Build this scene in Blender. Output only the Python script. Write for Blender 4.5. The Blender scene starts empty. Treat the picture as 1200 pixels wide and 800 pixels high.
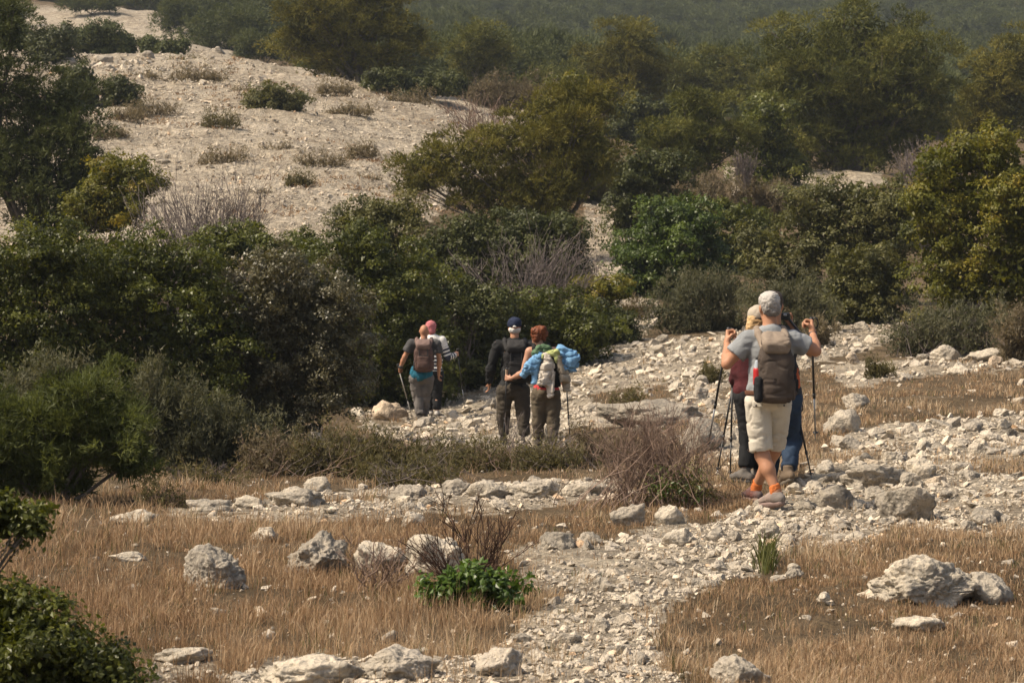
import bpy, math, random
import numpy as np
from mathutils import Vector, Matrix

random.seed(7)
RNG = np.random.default_rng(11)
SC = bpy.context.scene
COL = SC.collection

# ------------------------------------------------------------------ camera, sky, sun, exposure
EYE = np.array([0.0, 0.0, 1.65])
FPX = 2600.0                      # focal length in photo pixels (1200 wide)
PITCH = math.atan(38.0 / FPX)     # horizon sits 38 px above the middle of the frame
cam_data = bpy.data.cameras.new("camera")
cam_data.sensor_width = 36.0
cam_data.lens = FPX / 1200.0 * 36.0
cam_data.clip_start = 0.1
cam_data.clip_end = 9000.0
cam_data.dof.use_dof = True
cam_data.dof.focus_distance = 18.5
cam_data.dof.aperture_fstop = 10.0
cam = bpy.data.objects.new("camera", cam_data)
cam.location = EYE
cam.rotation_euler = (math.pi / 2 - PITCH, 0, 0)
COL.objects.link(cam)
SC.camera = cam

SUN_EL, SUN_AZ = math.radians(52), math.radians(-104)     # azimuth from +Y towards +X: up and to the left, a little behind the camera
world = bpy.data.worlds.new("World")
SC.world = world
world.use_nodes = True
wn = world.node_tree
sky_tex = wn.nodes.new("ShaderNodeTexSky")
sky_tex.sky_type = 'NISHITA'
sky_tex.sun_disc = False
sky_tex.sun_elevation = SUN_EL
sky_tex.sun_rotation = SUN_AZ
sky_tex.air_density = 1.0
sky_tex.dust_density = 6.0
sky_tex.ozone_density = 1.0
wn.links.new(sky_tex.outputs[0], wn.nodes["Background"].inputs[0])
wn.nodes["Background"].inputs[1].default_value = 0.09

sun_data = bpy.data.lights.new("sun", 'SUN')
sun_data.energy = 3.6
sun_data.angle = math.radians(0.6)
sun_data.color = (1.0, 0.875, 0.70)
sun = bpy.data.objects.new("sun", sun_data)
to_sun = Vector((math.sin(SUN_AZ) * math.cos(SUN_EL), math.cos(SUN_AZ) * math.cos(SUN_EL), math.sin(SUN_EL)))
sun.rotation_euler = (-to_sun).to_track_quat('-Z', 'Y').to_euler()
sun.location = to_sun * 60
COL.objects.link(sun)

SC.render.engine = 'CYCLES'
SC.cycles.use_denoising = True
SC.cycles.max_bounces = 5
SC.cycles.diffuse_bounces = 4
SC.cycles.transmission_bounces = 3
SC.cycles.glossy_bounces = 2
SC.cycles.volume_bounces = 0
SC.cycles.caustics_reflective = False
SC.cycles.caustics_refractive = False
SC.view_settings.view_transform = 'Standard'
SC.view_settings.look = 'None'
SC.view_settings.exposure = 0.60
SC.view_settings.gamma = 1.0
SC.view_settings.use_curve_mapping = False

# ------------------------------------------------------------------ noise
def _hash(a, b, c, seed):
    h = (a.astype(np.int64) * 374761393 + b.astype(np.int64) * 668265263 + c.astype(np.int64) * 2147483647 + seed * 1274126177) & 0xFFFFFFFF
    h = ((h ^ (h >> 13)) * 1274126177) & 0xFFFFFFFF
    h = h ^ (h >> 16)
    return (h & 0xFFFF).astype(np.float64) / 65535.0

def vnoise(p, seed=0):
    """value noise in [-1,1] of (N,3) or (N,2) points"""
    p = np.asarray(p, float)
    if p.shape[1] == 2:
        p = np.column_stack([p, np.zeros(len(p)) + 0.5])
    i = np.floor(p).astype(np.int64)
    f = p - i
    f = f * f * f * (f * (f * 6 - 15) + 10)
    out = 0
    for dx in (0, 1):
        wx = f[:, 0] if dx else 1 - f[:, 0]
        for dy in (0, 1):
            wy = f[:, 1] if dy else 1 - f[:, 1]
            for dz in (0, 1):
                wz = f[:, 2] if dz else 1 - f[:, 2]
                out = out + wx * wy * wz * _hash(i[:, 0] + dx, i[:, 1] + dy, i[:, 2] + dz, seed)
    return out * 2 - 1

def fbm(p, octaves=4, seed=0, gain=0.5):
    p = np.asarray(p, float)
    a, s, out = 1.0, 1.0, 0
    for o in range(octaves):
        out = out + a * vnoise(p * s + 17.3 * o, seed + o)
        a *= gain
        s *= 2.03
    return out

# ------------------------------------------------------------------ pixel rays (only used to lay the site out at its real depths)
_c, _s = math.cos(PITCH), math.sin(PITCH)
def ray(px, py):
    px, py = np.asarray(px, float), np.asarray(py, float)
    u, v = (px - 600) / FPX, (400 - py) / FPX
    y = _c + v * _s
    z = -_s + v * _c
    return u, y, z
def P(px, py, d):
    u, y, z = ray(px, py)
    d = np.asarray(d, float)
    return np.stack([u / y * d, np.ones_like(u) * d, EYE[2] + z / y * d], -1)
def to_px(p):
    p = np.asarray(p, float) - EYE
    y = np.maximum(p[..., 1], 1e-3)
    fwd = y * _c - p[..., 2] * _s
    up = y * _s + p[..., 2] * _c
    return 600 + p[..., 0] / fwd * FPX, 400 - up / fwd * FPX

# ------------------------------------------------------------------ terrain heights
T_PX = np.array([-300, 0, 200, 400, 500, 600, 700, 800, 1000, 1200, 1500], float)
T_ROWS = [
    (13,  [690, 695, 697, 700, 700, 700, 700, 700, 698, 696, 690]),
    (18,  [598, 603, 605, 608, 608, 606, 604, 602, 596, 590, 580]),
    (22,  [566, 570, 573, 572, 570, 568, 562, 554, 543, 535, 528]),
    (25,  [548, 550, 553, 556, 556, 553, 545, 530, 512, 505, 498]),
    (31,  [505, 510, 517, 525, 528, 526, 512, 492, 466, 459, 452]),
    (40,  [470, 478, 488, 500, 504, 492, 465, 445, 424, 416, 410]),
    (50,  [405, 410, 420, 432, 435, 420, 398, 388, 380, 376, 372]),
    (60,  [315, 320, 305, 300, 320, 345, 350, 352, 352, 350, 350]),
    (75,  [205, 208, 215, 210, 235, 262, 278, 282, 282, 284, 284]),
    (90,  [128, 130, 138, 150, 170, 200, 216, 219, 210, 216, 220]),
    (110, [82, 66, 68, 93, 108, 122, 172, 190, 197, 203, 208]),
    (122, [78, 62, 64, 92, 108, 124, 165, 182, 192, 198, 203]),
    (145, [72, 62, 70, 108, 128, 142, 160, 170, 178, 184, 190]),
    (185, [38, 36, 38, 88, 112, 122, 128, 134, 142, 148, 152]),
    (240, [12, 10, 8, 62, 88, 104, 110, 112, 116, 122, 126]),
    (330, [-12, -14, -16, 26, 50, 66, 70, 70, 70, 74, 78]),
    (520, [-70, -66, -60, -40, -30, -24, -24, -24, -26, -26, -30]),
    (800, [-130] * 11),
]
_ld, _z = [math.log(2.5), math.log(9.0)], [np.full(11, -1.66), np.full(11, -1.68)]
for d_, row_ in T_ROWS:
    _ld.append(math.log(d_)); _z.append(P(T_PX, np.array(row_, float), d_)[:, 2] - EYE[2])
_ld += [math.log(1200), math.log(4000)]; _z += [_z[-1] + 6, _z[-1] + 6]
_ld, _z = np.array(_ld), np.array(_z)
GX = np.linspace(-300, 1500, 145)
GD = np.linspace(_ld[0], _ld[-1], 420)
_zx = np.array([np.interp(GX, T_PX, r) for r in _z])
_e = np.exp(GD)
TAB = np.array([np.interp(_e, np.exp(_ld), _zx[:, j]) for j in range(len(GX))]).T
def _blur(a, sig, axis):
    k = np.exp(-0.5 * (np.arange(-3 * sig, 3 * sig + 1) / sig) ** 2); k /= k.sum()
    pad = [(0, 0), (0, 0)]; pad[axis] = (3 * sig, 3 * sig)
    b = np.pad(a, pad, mode='edge')
    return np.apply_along_axis(lambda v: np.convolve(v, k, 'valid'), axis, b)
TAB = _blur(_blur(TAB, 4, 0), 5, 1)

def sm(a, b, x):
    t = np.clip((x - a) / (b - a), 0, 1)
    return t * t * (3 - 2 * t)

def ground_smooth(x, y):
    x, y = np.asarray(x, float), np.asarray(y, float)
    r = np.maximum(np.where(y > 0, np.hypot(x * 0.25, y), np.hypot(x, y)), 2.6)
    r = np.where(y > 0, np.maximum(y, 0.6 * np.hypot(x, y)), np.hypot(x, y))
    r = np.maximum(r, 2.6)
    th = np.arctan2(x, y)
    px = np.clip(600 + FPX * np.tan(np.clip(th, -0.33, 0.33)), -299, 1499)
    fi = (px - GX[0]) / (GX[1] - GX[0]); fj = (np.log(np.minimum(r, 3990)) - GD[0]) / (GD[1] - GD[0])
    i = np.clip(fi.astype(int), 0, len(GX) - 2); j = np.clip(fj.astype(int), 0, len(GD) - 2)
    a, b = fi - i, fj - j
    z = (TAB[j, i] * (1 - a) + TAB[j, i + 1] * a) * (1 - b) + (TAB[j + 1, i] * (1 - a) + TAB[j + 1, i + 1] * a) * b
    w = sm(math.radians(32), math.radians(75), np.abs(th))
    flat = -1.7 + 14 * sm(150, 900, r)
    return EYE[2] + z * (1 - w) + flat * w

def ground_detail(x, y):
    x, y = np.asarray(x, float), np.asarray(y, float)
    sh = x.shape
    p = np.stack([x.ravel(), y.ravel()], -1)
    d = np.maximum(np.hypot(p[:, 0], p[:, 1]), 3)
    near = sm(60, 30, d)
    z = near * (0.05 * fbm(p * 0.7, 3, 3) + 0.022 * fbm(p * 3.1, 2, 9))
    hill = sm(50, 75, d)
    z = z + hill * (0.30 * fbm(p * 0.22, 4, 21) + 0.30 * (0.4 - np.abs(fbm(p * np.array([0.45, 0.9]), 4, 31))))
    z = z + sm(100, 200, d) * 1.6 * fbm(p * 0.05, 3, 41)
    return z.reshape(sh)

def ground(x, y):
    return ground_smooth(x, y) + ground_detail(x, y)

def at(px, py, dmax=300.0):
    """the ground points seen at these pixels -> (N,3); NaN where none"""
    px, py = np.atleast_1d(np.asarray(px, float)), np.atleast_1d(np.asarray(py, float))
    u, y, z = ray(px, py)
    ds = np.exp(np.linspace(math.log(6), math.log(dmax), 420))
    out = np.full((len(px), 3), np.nan)
    for c in range(0, len(px), 4000):
        s = slice(c, c + 4000)
        X = (u[s] / y[s])[:, None] * ds; Z = EYE[2] + (z[s] / y[s])[:, None] * ds
        g = ground_smooth(X, np.broadcast_to(ds, X.shape)) - Z
        hit = (g >= 0)
        k = hit.argmax(1); ok = hit.any(1) & (k > 0)
        k = np.maximum(k, 1); r = np.arange(len(k))
        g0, g1 = g[r, k - 1], g[r, k]
        t = np.where(ok, -g0 / np.where(g1 - g0 == 0, 1, g1 - g0), 0)
        d = ds[k - 1] + (ds[k] - ds[k - 1]) * t
        x = u[s] / y[s] * d
        q = np.stack([x, d, ground(x, d)], -1)
        q[~ok] = np.nan
        out[s] = q
    return out

# ------------------------------------------------------------------ regions of the ground (outlined on the photograph, laid onto the terrain)
POLY = {
 'trail': [(560, 812), (600, 745), (650, 700), (700, 662), (760, 632), (830, 608), (900, 588), (965, 600), (965, 628), (905, 650), (860, 680), (800, 712), (765, 752), (800, 812)],
 'rub_r': [(925, 570), (960, 532), (1010, 500), (1100, 490), (1215, 484), (1215, 622), (1130, 632), (1060, 616), (1000, 640), (940, 636), (900, 610)],
 'rub_m': [(640, 500), (690, 440), (740, 402), (880, 384), (1010, 368), (1070, 366), (1065, 392), (1010, 412), (940, 432), (920, 478), (935, 500), (890, 560), (850, 540), (800, 520), (720, 500)],
 'rub_2': [(960, 428), (1060, 420), (1215, 404), (1215, 428), (1100, 442), (1000, 455)],
 'rub_c': [(415, 490), (470, 466), (540, 456), (660, 446), (665, 520), (600, 530), (480, 518), (430, 506)],
 'line': [(190, 596), (350, 578), (480, 570), (720, 560), (730, 584), (560, 602), (380, 608), (230, 614)],
 'bottom': [(250, 812), (330, 768), (480, 750), (570, 762), (640, 768), (660, 812)],
 'rub_d': [(655, 475), (640, 452), (690, 408), (722, 398), (745, 400), (700, 450)],
 'mid': [(590, 640), (700, 632), (800, 600), (820, 640), (700, 680), (640, 700), (600, 690)],
 'upath': [(690, 412), (712, 385), (725, 340), (685, 320), (685, 236), (775, 228), (750, 285), (770, 345), (765, 388), (720, 414)],
 'light': [(845, 194), (950, 197), (1030, 200), (1040, 214), (960, 230), (865, 236)],
 'bl': [(170, 775), (230, 752), (262, 764), (270, 790), (190, 800)],
}
HILLP = [(-400, 40), (90, 45), (230, 50), (330, 60), (440, 82), (600, 105), (640, 140), (600, 190), (500, 260), (400, 296), (200, 310), (-400, 330)]
GRASSP = {
 'g_r': [(925, 470), (1000, 452), (1100, 440), (1215, 428), (1215, 470), (1090, 476), (1000, 486), (950, 505), (925, 500)],
 'g_m': [(690, 464), (720, 456), (780, 452), (800, 468), (740, 474), (700, 474)],
}
def inpoly(px, py, poly):
    n = len(poly); r = np.zeros(len(px), bool); j = n - 1
    for i in range(n):
        xi, yi = poly[i]; xj, yj = poly[j]
        c = ((yi > py) != (yj > py)) & (px < (xj - xi) * (py - yi) / ((yj - yi) if yj != yi else 1e-9) + xi)
        r ^= c; j = i
    return r
def masks(x, y, z):
    """stone cover, dry grass cover in 0..1 for ground points"""
    p = np.stack([x, y, z], -1)
    px, py = to_px(p)
    d = np.hypot(x, y)
    px, py = np.clip(px, 4, 1196), np.minimum(py, 796)
    q = np.stack([x, y], -1)
    amp = np.clip(2600 / d * 0.085, 3, 20)
    px = px + amp * fbm(q * 0.9, 3, 51); py = py + amp * 0.45 * fbm(q * 0.9, 3, 57)
    px = px + amp * 0.7 * fbm(q * 4.5, 2, 61); py = py + amp * 0.4 * fbm(q * 4.5, 2, 63)
    st = np.zeros(len(x)); near = d < 52
    for k, poly in POLY.items():
        m = inpoly(px, py, poly)
        m &= (near if k not in ('upath', 'light') else (d > 42) & (d < 105))
        w = {'trail': 1.0, 'rub_r': 1.0, 'rub_m': 0.9, 'rub_2': 0.8, 'rub_c': 1.0, 'line': 0.8, 'bottom': 0.85, 'mid': 0.6, 'bl': 0.5}.get(k, 1.0)
        st = np.maximum(st, w * m)
    hill = inpoly(px, py, HILLP) & (d > 56) & (d < 140)
    st = np.maximum(st, 0.8 * hill)
    st = np.maximum(st, 0.7 * ((d > 130) & (d < 265) & (px < 270)))
    gr = np.where((d < 40) & (st < 0.3), 1.0, 0.0)
    for poly in GRASSP.values():
        m = inpoly(px, py, poly) & near
        gr = np.where(m, 1.0, gr); st = np.where(m, 0.12, st)
    # tufts break the rubble up
    n = fbm(q * 0.8, 3, 71)
    tuft = (n > np.where(inpoly(px, py, POLY['trail']), 0.8, 0.50)) & near & (st > 0.3)
    gr = np.where(tuft, 0.75, gr); st = np.where(tuft, st * 0.35, st)
    gr = np.where(near & (gr < 0.05), 0.07, gr)
    return st, gr

# ------------------------------------------------------------------ object helpers
def tag(o, label=None, cat=None, group=None, kind=None):
    if label: o['label'] = label
    if cat: o['category'] = cat
    if group: o['group'] = group
    if kind: o['kind'] = kind
    return o

def empty(name, loc, label=None, cat=None, group=None, rz=0.0):
    o = bpy.data.objects.new(name, None)
    o.empty_display_size = 0.1
    o.location = loc; o.rotation_euler = (0, 0, rz)
    COL.objects.link(o)
    return tag(o, label, cat, group)

def mesh_data(name, V, F, mat, tint=None, smooth=False):
    V = np.asarray(V, np.float32)
    me = bpy.data.meshes.new(name)
    if isinstance(F, np.ndarray):
        F = [F]
    F = [f for f in F if len(f)]
    nl = sum(f.size for f in F); nf = sum(len(f) for f in F)
    me.vertices.add(len(V)); me.vertices.foreach_set('co', V.ravel())
    me.loops.add(nl); me.loops.foreach_set('vertex_index', np.concatenate([f.ravel() for f in F]).astype(np.int32))
    me.polygons.add(nf)
    st, off = [], 0
    for f in F:
        st.append(off + np.arange(len(f)) * f.shape[1]); off += f.size
    me.polygons.foreach_set('loop_start', np.concatenate(st).astype(np.int32))
    if smooth:
        me.polygons.foreach_set('use_smooth', np.ones(nf, bool))
    else:
        me.polygons.foreach_set('use_smooth', np.zeros(nf, bool))
    if tint is not None:
        a = me.attributes.new('tint', 'FLOAT', 'POINT'); a.data.foreach_set('value', np.asarray(tint, np.float32))
    me.update(calc_edges=True)
    if mat: me.materials.append(mat)
    return me

def obj(name, V, F, mat, parent=None, tint=None, smooth=False, origin=None):
    if parent is not None and origin is None:
        origin = np.array(parent.location)
    if origin is not None:
        V = np.asarray(V, float) - np.asarray(origin, float)
    o = bpy.data.objects.new(name, mesh_data(name, V, F, mat, tint, smooth))
    COL.objects.link(o)
    if parent is not None: o.parent = parent
    elif origin is not None: o.location = origin
    return o

class Soup:
    """collects vertices and faces of one mesh"""
    def __init__(s): s.V, s.T, s.Q, s.t, s.n = [], [], [], [], 0
    def add(s, V, tris=None, quads=None, tint=0.5):
        V = np.asarray(V, float).reshape(-1, 3)
        if tris is not None and len(tris): s.T.append(np.asarray(tris).reshape(-1, 3) + s.n)
        if quads is not None and len(quads): s.Q.append(np.asarray(quads).reshape(-1, 4) + s.n)
        s.V.append(V); s.t.append(np.broadcast_to(np.asarray(tint, float), (len(V),)) if np.ndim(tint) <= 1 else tint)
        s.n += len(V)
    def get(s):
        F = []
        if s.T: F.append(np.concatenate(s.T))
        if s.Q: F.append(np.concatenate(s.Q))
        return np.concatenate(s.V), F, np.concatenate(s.t)
    def build(s, name, mat, parent=None, smooth=False, origin=None):
        V, F, t = s.get()
        return obj(name, V, F, mat, parent, t, smooth, origin)
    def tube(s, pts, rad, sides=4, tint=0.5, cap=True):
        pts = np.asarray(pts, float); m = len(pts)
        rad = np.broadcast_to(np.asarray(rad, float), (m,))
        tan = np.gradient(pts, axis=0); tan /= np.linalg.norm(tan, axis=1)[:, None] + 1e-9
        up = np.array([0, 0, 1.0]) if abs(tan[0, 2]) < 0.9 else np.array([1.0, 0, 0])
        a = np.cross(tan, up); a /= np.linalg.norm(a, axis=1)[:, None] + 1e-9
        b = np.cross(tan, a)
        ang = np.arange(sides) / sides * 2 * math.pi
        V = pts[:, None] + rad[:, None, None] * (a[:, None] * np.cos(ang)[None, :, None] + b[:, None] * np.sin(ang)[None, :, None])
        i = np.arange(m - 1)[:, None] * sides; j = np.arange(sides)[None]; k = (j + 1) % sides
        Q = np.stack([i + j, i + k, i + sides + k, i + sides + j], -1).reshape(-1, 4)
        V = V.reshape(-1, 3); T = []
        if cap:
            n0 = len(V); V = np.vstack([V, pts[0], pts[-1]])
            e = (m - 1) * sides
            T = [(n0, (q + 1) % sides, q) for q in range(sides)] + [(n0 + 1, e + q, e + (q + 1) % sides) for q in range(sides)]
        s.add(V, T, Q, tint)

# ------------------------------------------------------------------ materials
def new_mat(name):
    m = bpy.data.materials.new(name); m.use_nodes = True
    nt = m.node_tree
    return m, nt, nt.nodes['Principled BSDF']
def N(nt, typ, **kw):
    n = nt.nodes.new(typ)
    for k, v in kw.items():
        if k in n.inputs: n.inputs[k].default_value = v
        else: setattr(n, k, v)
    return n
def ramp(nt, fac, stops):
    r = nt.nodes.new('ShaderNodeValToRGB'); cr = r.color_ramp
    while len(cr.elements) > 1: cr.elements.remove(cr.elements[-1])
    cr.elements[0].position = stops[0][0]; cr.elements[0].color = (*stops[0][1], 1)
    for p_, c in stops[1:]:
        e = cr.elements.new(p_); e.color = (*c, 1)
    nt.links.new(fac, r.inputs[0]); return r.outputs[0]
def mixc(nt, fac, a, b, mode='MIX'):
    m = nt.nodes.new('ShaderNodeMix'); m.data_type = 'RGBA'; m.blend_type = mode
    for sock, v in ((m.inputs[0], fac), (m.inputs[6], a), (m.inputs[7], b)):
        if hasattr(v, 'is_output'): nt.links.new(v, sock)
        elif sock.type == 'VALUE': sock.default_value = v
        else: sock.default_value = (*v, 1)
    return m.outputs[2]
def math_(nt, op, a, b=0.0):
    m = nt.nodes.new('ShaderNodeMath'); m.operation = op
    for sock, v in ((m.inputs[0], a), (m.inputs[1], b)):
        if hasattr(v, 'is_output'): nt.links.new(v, sock)
        else: sock.default_value = v
    return m.outputs[0]
def attr(nt, name):
    a = nt.nodes.new('ShaderNodeAttribute'); a.attribute_name = name; return a.outputs['Fac']
def bump(nt, bsdf, h, strength, dist):
    b = nt.nodes.new('ShaderNodeBump'); b.inputs['Strength'].default_value = strength; b.inputs['Distance'].default_value = dist
    nt.links.new(h, b.inputs['Height']); nt.links.new(b.outputs[0], bsdf.inputs['Normal'])

def leaf_mat(name, cols, transl=0.35, rough=0.5, spec=0.35, tcol=(1.15, 1.1, 0.6)):
    m, nt, b = new_mat(name)
    c = ramp(nt, attr(nt, 'tint'), [(i / (len(cols) - 1), c_) for i, c_ in enumerate(cols)])
    nt.links.new(c, b.inputs['Base Color'])
    b.inputs['Roughness'].default_value = rough
    b.inputs['Specular IOR Level'].default_value = spec
    t = N(nt, 'ShaderNodeBsdfTranslucent')
    nt.links.new(mixc(nt, 1.0, c, tcol, 'MULTIPLY'), t.inputs[0])
    mx = N(nt, 'ShaderNodeMixShader'); mx.inputs[0].default_value = transl
    nt.links.new(b.outputs[0], mx.inputs[1]); nt.links.new(t.outputs[0], mx.inputs[2])
    nt.links.new(mx.outputs[0], nt.nodes['Material Output'].inputs[0])
    return m

def rock_mat(name, lo, mid, hi, use_tint, scale=1.0):
    m, nt, b = new_mat(name)
    g = N(nt, 'ShaderNodeNewGeometry'); pos = g.outputs['Position']
    n1 = N(nt, 'ShaderNodeTexNoise', Scale=3.2 * scale, Detail=6.0, Roughness=0.65); nt.links.new(pos, n1.inputs[0])
    n2 = N(nt, 'ShaderNodeTexNoise', Scale=26.0 * scale, Detail=5.0, Roughness=0.7); nt.links.new(pos, n2.inputs[0])
    vo = N(nt, 'ShaderNodeTexVoronoi', Scale=34.0 * scale); nt.links.new(pos, vo.inputs[0])
    c = ramp(nt, n1.outputs[0], [(0.30, lo), (0.46, mid), (0.62, hi), (0.8, mid)])
    c2 = ramp(nt, n2.outputs[0], [(0.32, (0.35, 0.34, 0.33)), (0.45, (0.9, 0.9, 0.9)), (0.7, (1.12, 1.1, 1.05))])
    c = mixc(nt, 0.75, c, c2, 'MULTIPLY')
    fac = attr(nt, 'tint') if use_tint else N(nt, 'ShaderNodeObjectInfo').outputs['Random']
    v = ramp(nt, fac, [(0.0, (0.74, 0.71, 0.67)), (0.35, (0.95, 0.91, 0.86)), (0.75, (1.10, 1.05, 0.98)), (0.95, (1.28, 1.22, 1.12)), (1.0, (1.25, 0.92, 0.66))])
    c = mixc(nt, 1.0, c, v, 'MULTIPLY')
    nt.links.new(c, b.inputs['Base Color'])
    b.inputs['Roughness'].default_value = 0.92; b.inputs['Specular IOR Level'].default_value = 0.15
    h = math_(nt, 'ADD', math_(nt, 'MULTIPLY', n2.outputs[0], 1.0), math_(nt, 'MULTIPLY', vo.outputs['Distance'], 0.5))
    bump(nt, b, h, 0.8, 0.03 / scale)
    return m

def cloth_mat(name, col, col2=None, rough=0.85, scale=60.0, stripes=None):
    m, nt, b = new_mat(name)
    tc = N(nt, 'ShaderNodeTexCoord')
    n = N(nt, 'ShaderNodeTexNoise', Scale=7.0, Detail=4.0); nt.links.new(tc.outputs['Object'], n.inputs[0])
    c2 = col2 or tuple(x * 0.78 for x in col)
    c = ramp(nt, n.outputs[0], [(0.35, c2), (0.62, col)])
    if stripes:
        axis, period, col_s, lo, hi = stripes
        sx = N(nt, 'ShaderNodeSeparateXYZ'); nt.links.new(tc.outputs['Object'], sx.inputs[0])
        v = math_(nt, 'FRACT', math_(nt, 'MULTIPLY', attr(nt, 'tint'), 1.0 / period))
        f = math_(nt, 'GREATER_THAN', v, 0.5)
        f = math_(nt, 'MULTIPLY', f, math_(nt, 'GREATER_THAN', attr(nt, 'tint'), lo))
        c = mixc(nt, f, c, col_s)
    nt.links.new(c, b.inputs['Base Color'])
    b.inputs['Roughness'].default_value = rough; b.inputs['Specular IOR Level'].default_value = 0.2
    w = N(nt, 'ShaderNodeTexNoise', Scale=scale, Detail=3.0); nt.links.new(tc.outputs['Object'], w.inputs[0])
    bump(nt, b, w.outputs[0], 0.3, 0.01)
    return m
def plain_mat(name, col, rough=0.5, metal=0.0, spec=0.5):
    m, nt, b = new_mat(name)
    tc = N(nt, 'ShaderNodeTexCoord')
    n = N(nt, 'ShaderNodeTexNoise', Scale=18.0, Detail=3.0); nt.links.new(tc.outputs['Object'], n.inputs[0])
    c = ramp(nt, n.outputs[0], [(0.3, tuple(x * 0.85 for x in col)), (0.7, col)])
    nt.links.new(c, b.inputs['Base Color'])
    b.inputs['Roughness'].default_value = rough; b.inputs['Metallic'].default_value = metal; b.inputs['Specular IOR Level'].default_value = spec
    return m

# ------------------------------------------------------------------ the ground sheet
def build_ground():
    thf = np.linspace(-math.radians(15), math.radians(15), 160)
    tho = np.concatenate([np.linspace(-math.pi, -math.radians(17), 60), thf, np.linspace(math.radians(17), math.pi, 60)[:-1]])
    rr = np.concatenate([[2.6, 4, 6, 7.5], np.exp(np.arange(math.log(8.6), math.log(175), 0.0105)), np.exp(np.linspace(math.log(180), math.log(4000), 70))])
    TH, RR = np.meshgrid(tho, rr)
    X, Y = RR * np.sin(TH), RR * np.cos(TH)
    Z = ground(X, Y)
    na, nr = len(tho), len(rr)
    V = np.stack([X, Y, Z], -1).reshape(-1, 3)
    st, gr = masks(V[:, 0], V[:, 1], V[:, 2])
    i = np.arange(nr - 1)[:, None] * na; j = np.arange(na)[None]; k = (j + 1) % na
    Q = np.stack([i + j, i + k, i + na + k, i + na + j], -1).reshape(-1, 4)[:, ::-1]
    c = len(V); V = np.vstack([V, [0, 0, float(Z[0].mean())]])
    T = np.array([(c, (q + 1) % na, q) for q in range(na)])[:, ::-1]
    m, nt, b = new_mat('limestone_soil')
    pos = N(nt, 'ShaderNodeNewGeometry').outputs['Position']
    n1 = N(nt, 'ShaderNodeTexNoise', Scale=1.1, Detail=8.0, Roughness=0.62); nt.links.new(pos, n1.inputs[0])
    n2 = N(nt, 'ShaderNodeTexNoise', Scale=14.0, Detail=6.0, Roughness=0.7); nt.links.new(pos, n2.inputs[0])
    vo = N(nt, 'ShaderNodeTexVoronoi', Scale=15.0, Randomness=1.0); nt.links.new(pos, vo.inputs[0])
    vo2 = N(nt, 'ShaderNodeTexVoronoi', Scale=4.2); nt.links.new(pos, vo2.inputs[0])
    gravel = ramp(nt, n2.outputs[0], [(0.28, (0.24, 0.21, 0.175)), (0.45, (0.41, 0.37, 0.31)), (0.66, (0.55, 0.505, 0.43))])
    cell = ramp(nt, vo.outputs['Color'], [(0.0, (0.72, 0.70, 0.68)), (0.5, (1.0, 0.98, 0.95)), (1.0, (1.25, 1.2, 1.12))])
    gravel = mixc(nt, 0.8, gravel, cell, 'MULTIPLY')
    vo3 = N(nt, 'ShaderNodeTexVoronoi', Scale=2.3); nt.links.new(pos, vo3.inputs[0])
    n3 = N(nt, 'ShaderNodeTexNoise', Scale=3.4, Detail=8.0, Roughness=0.75); nt.links.new(pos, n3.inputs[0])
    gravel = mixc(nt, 0.75, gravel, ramp(nt, vo3.outputs['Color'], [(0.0, (0.66, 0.64, 0.62)), (0.6, (1, 0.98, 0.95)), (1.0, (1.3, 1.26, 1.18))]), 'MULTIPLY')
    gravel = mixc(nt, 0.85, gravel, ramp(nt, n3.outputs[0], [(0.36, (0.52, 0.48, 0.42)), (0.5, (0.95, 0.93, 0.9)), (0.64, (1.2, 1.18, 1.12))]), 'MULTIPLY')
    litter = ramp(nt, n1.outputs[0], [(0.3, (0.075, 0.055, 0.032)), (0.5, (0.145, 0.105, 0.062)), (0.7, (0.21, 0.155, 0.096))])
    n4 = N(nt, 'ShaderNodeTexNoise', Scale=0.22, Detail=5.0, Roughness=0.65); nt.links.new(pos, n4.inputs[0])
    gravel = mixc(nt, 1.0, gravel, ramp(nt, n4.outputs[0], [(0.35, (0.80, 0.77, 0.73)), (0.5, (0.95, 0.94, 0.92)), (0.65, (1.1, 1.1, 1.1))]), 'MULTIPLY')
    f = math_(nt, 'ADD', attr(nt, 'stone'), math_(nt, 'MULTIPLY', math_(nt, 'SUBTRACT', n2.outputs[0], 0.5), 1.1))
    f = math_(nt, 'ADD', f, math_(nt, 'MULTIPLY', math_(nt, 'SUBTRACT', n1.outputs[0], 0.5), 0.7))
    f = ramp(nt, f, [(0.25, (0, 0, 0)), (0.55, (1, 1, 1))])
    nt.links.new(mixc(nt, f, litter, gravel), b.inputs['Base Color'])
    b.inputs['Roughness'].default_value = 0.95; b.inputs['Specular IOR Level'].default_value = 0.1
    h = math_(nt, 'ADD', math_(nt, 'MULTIPLY', n2.outputs[0], 0.6), math_(nt, 'MULTIPLY', vo.outputs['Distance'], -0.6))
    h = math_(nt, 'ADD', h, math_(nt, 'MULTIPLY', vo2.outputs['Distance'], -0.8))
    h = math_(nt, 'ADD', h, math_(nt, 'MULTIPLY', vo3.outputs['Distance'], -1.6)); h = math_(nt, 'ADD', h, math_(nt, 'MULTIPLY', n3.outputs[0], 2.2))
    bump(nt, b, h, 0.9, 0.09)
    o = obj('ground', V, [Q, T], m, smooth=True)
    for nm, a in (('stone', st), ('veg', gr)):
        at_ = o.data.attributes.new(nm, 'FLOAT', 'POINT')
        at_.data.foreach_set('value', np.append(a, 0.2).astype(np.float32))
    o['kind'] = 'structure'
build_ground()

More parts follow.
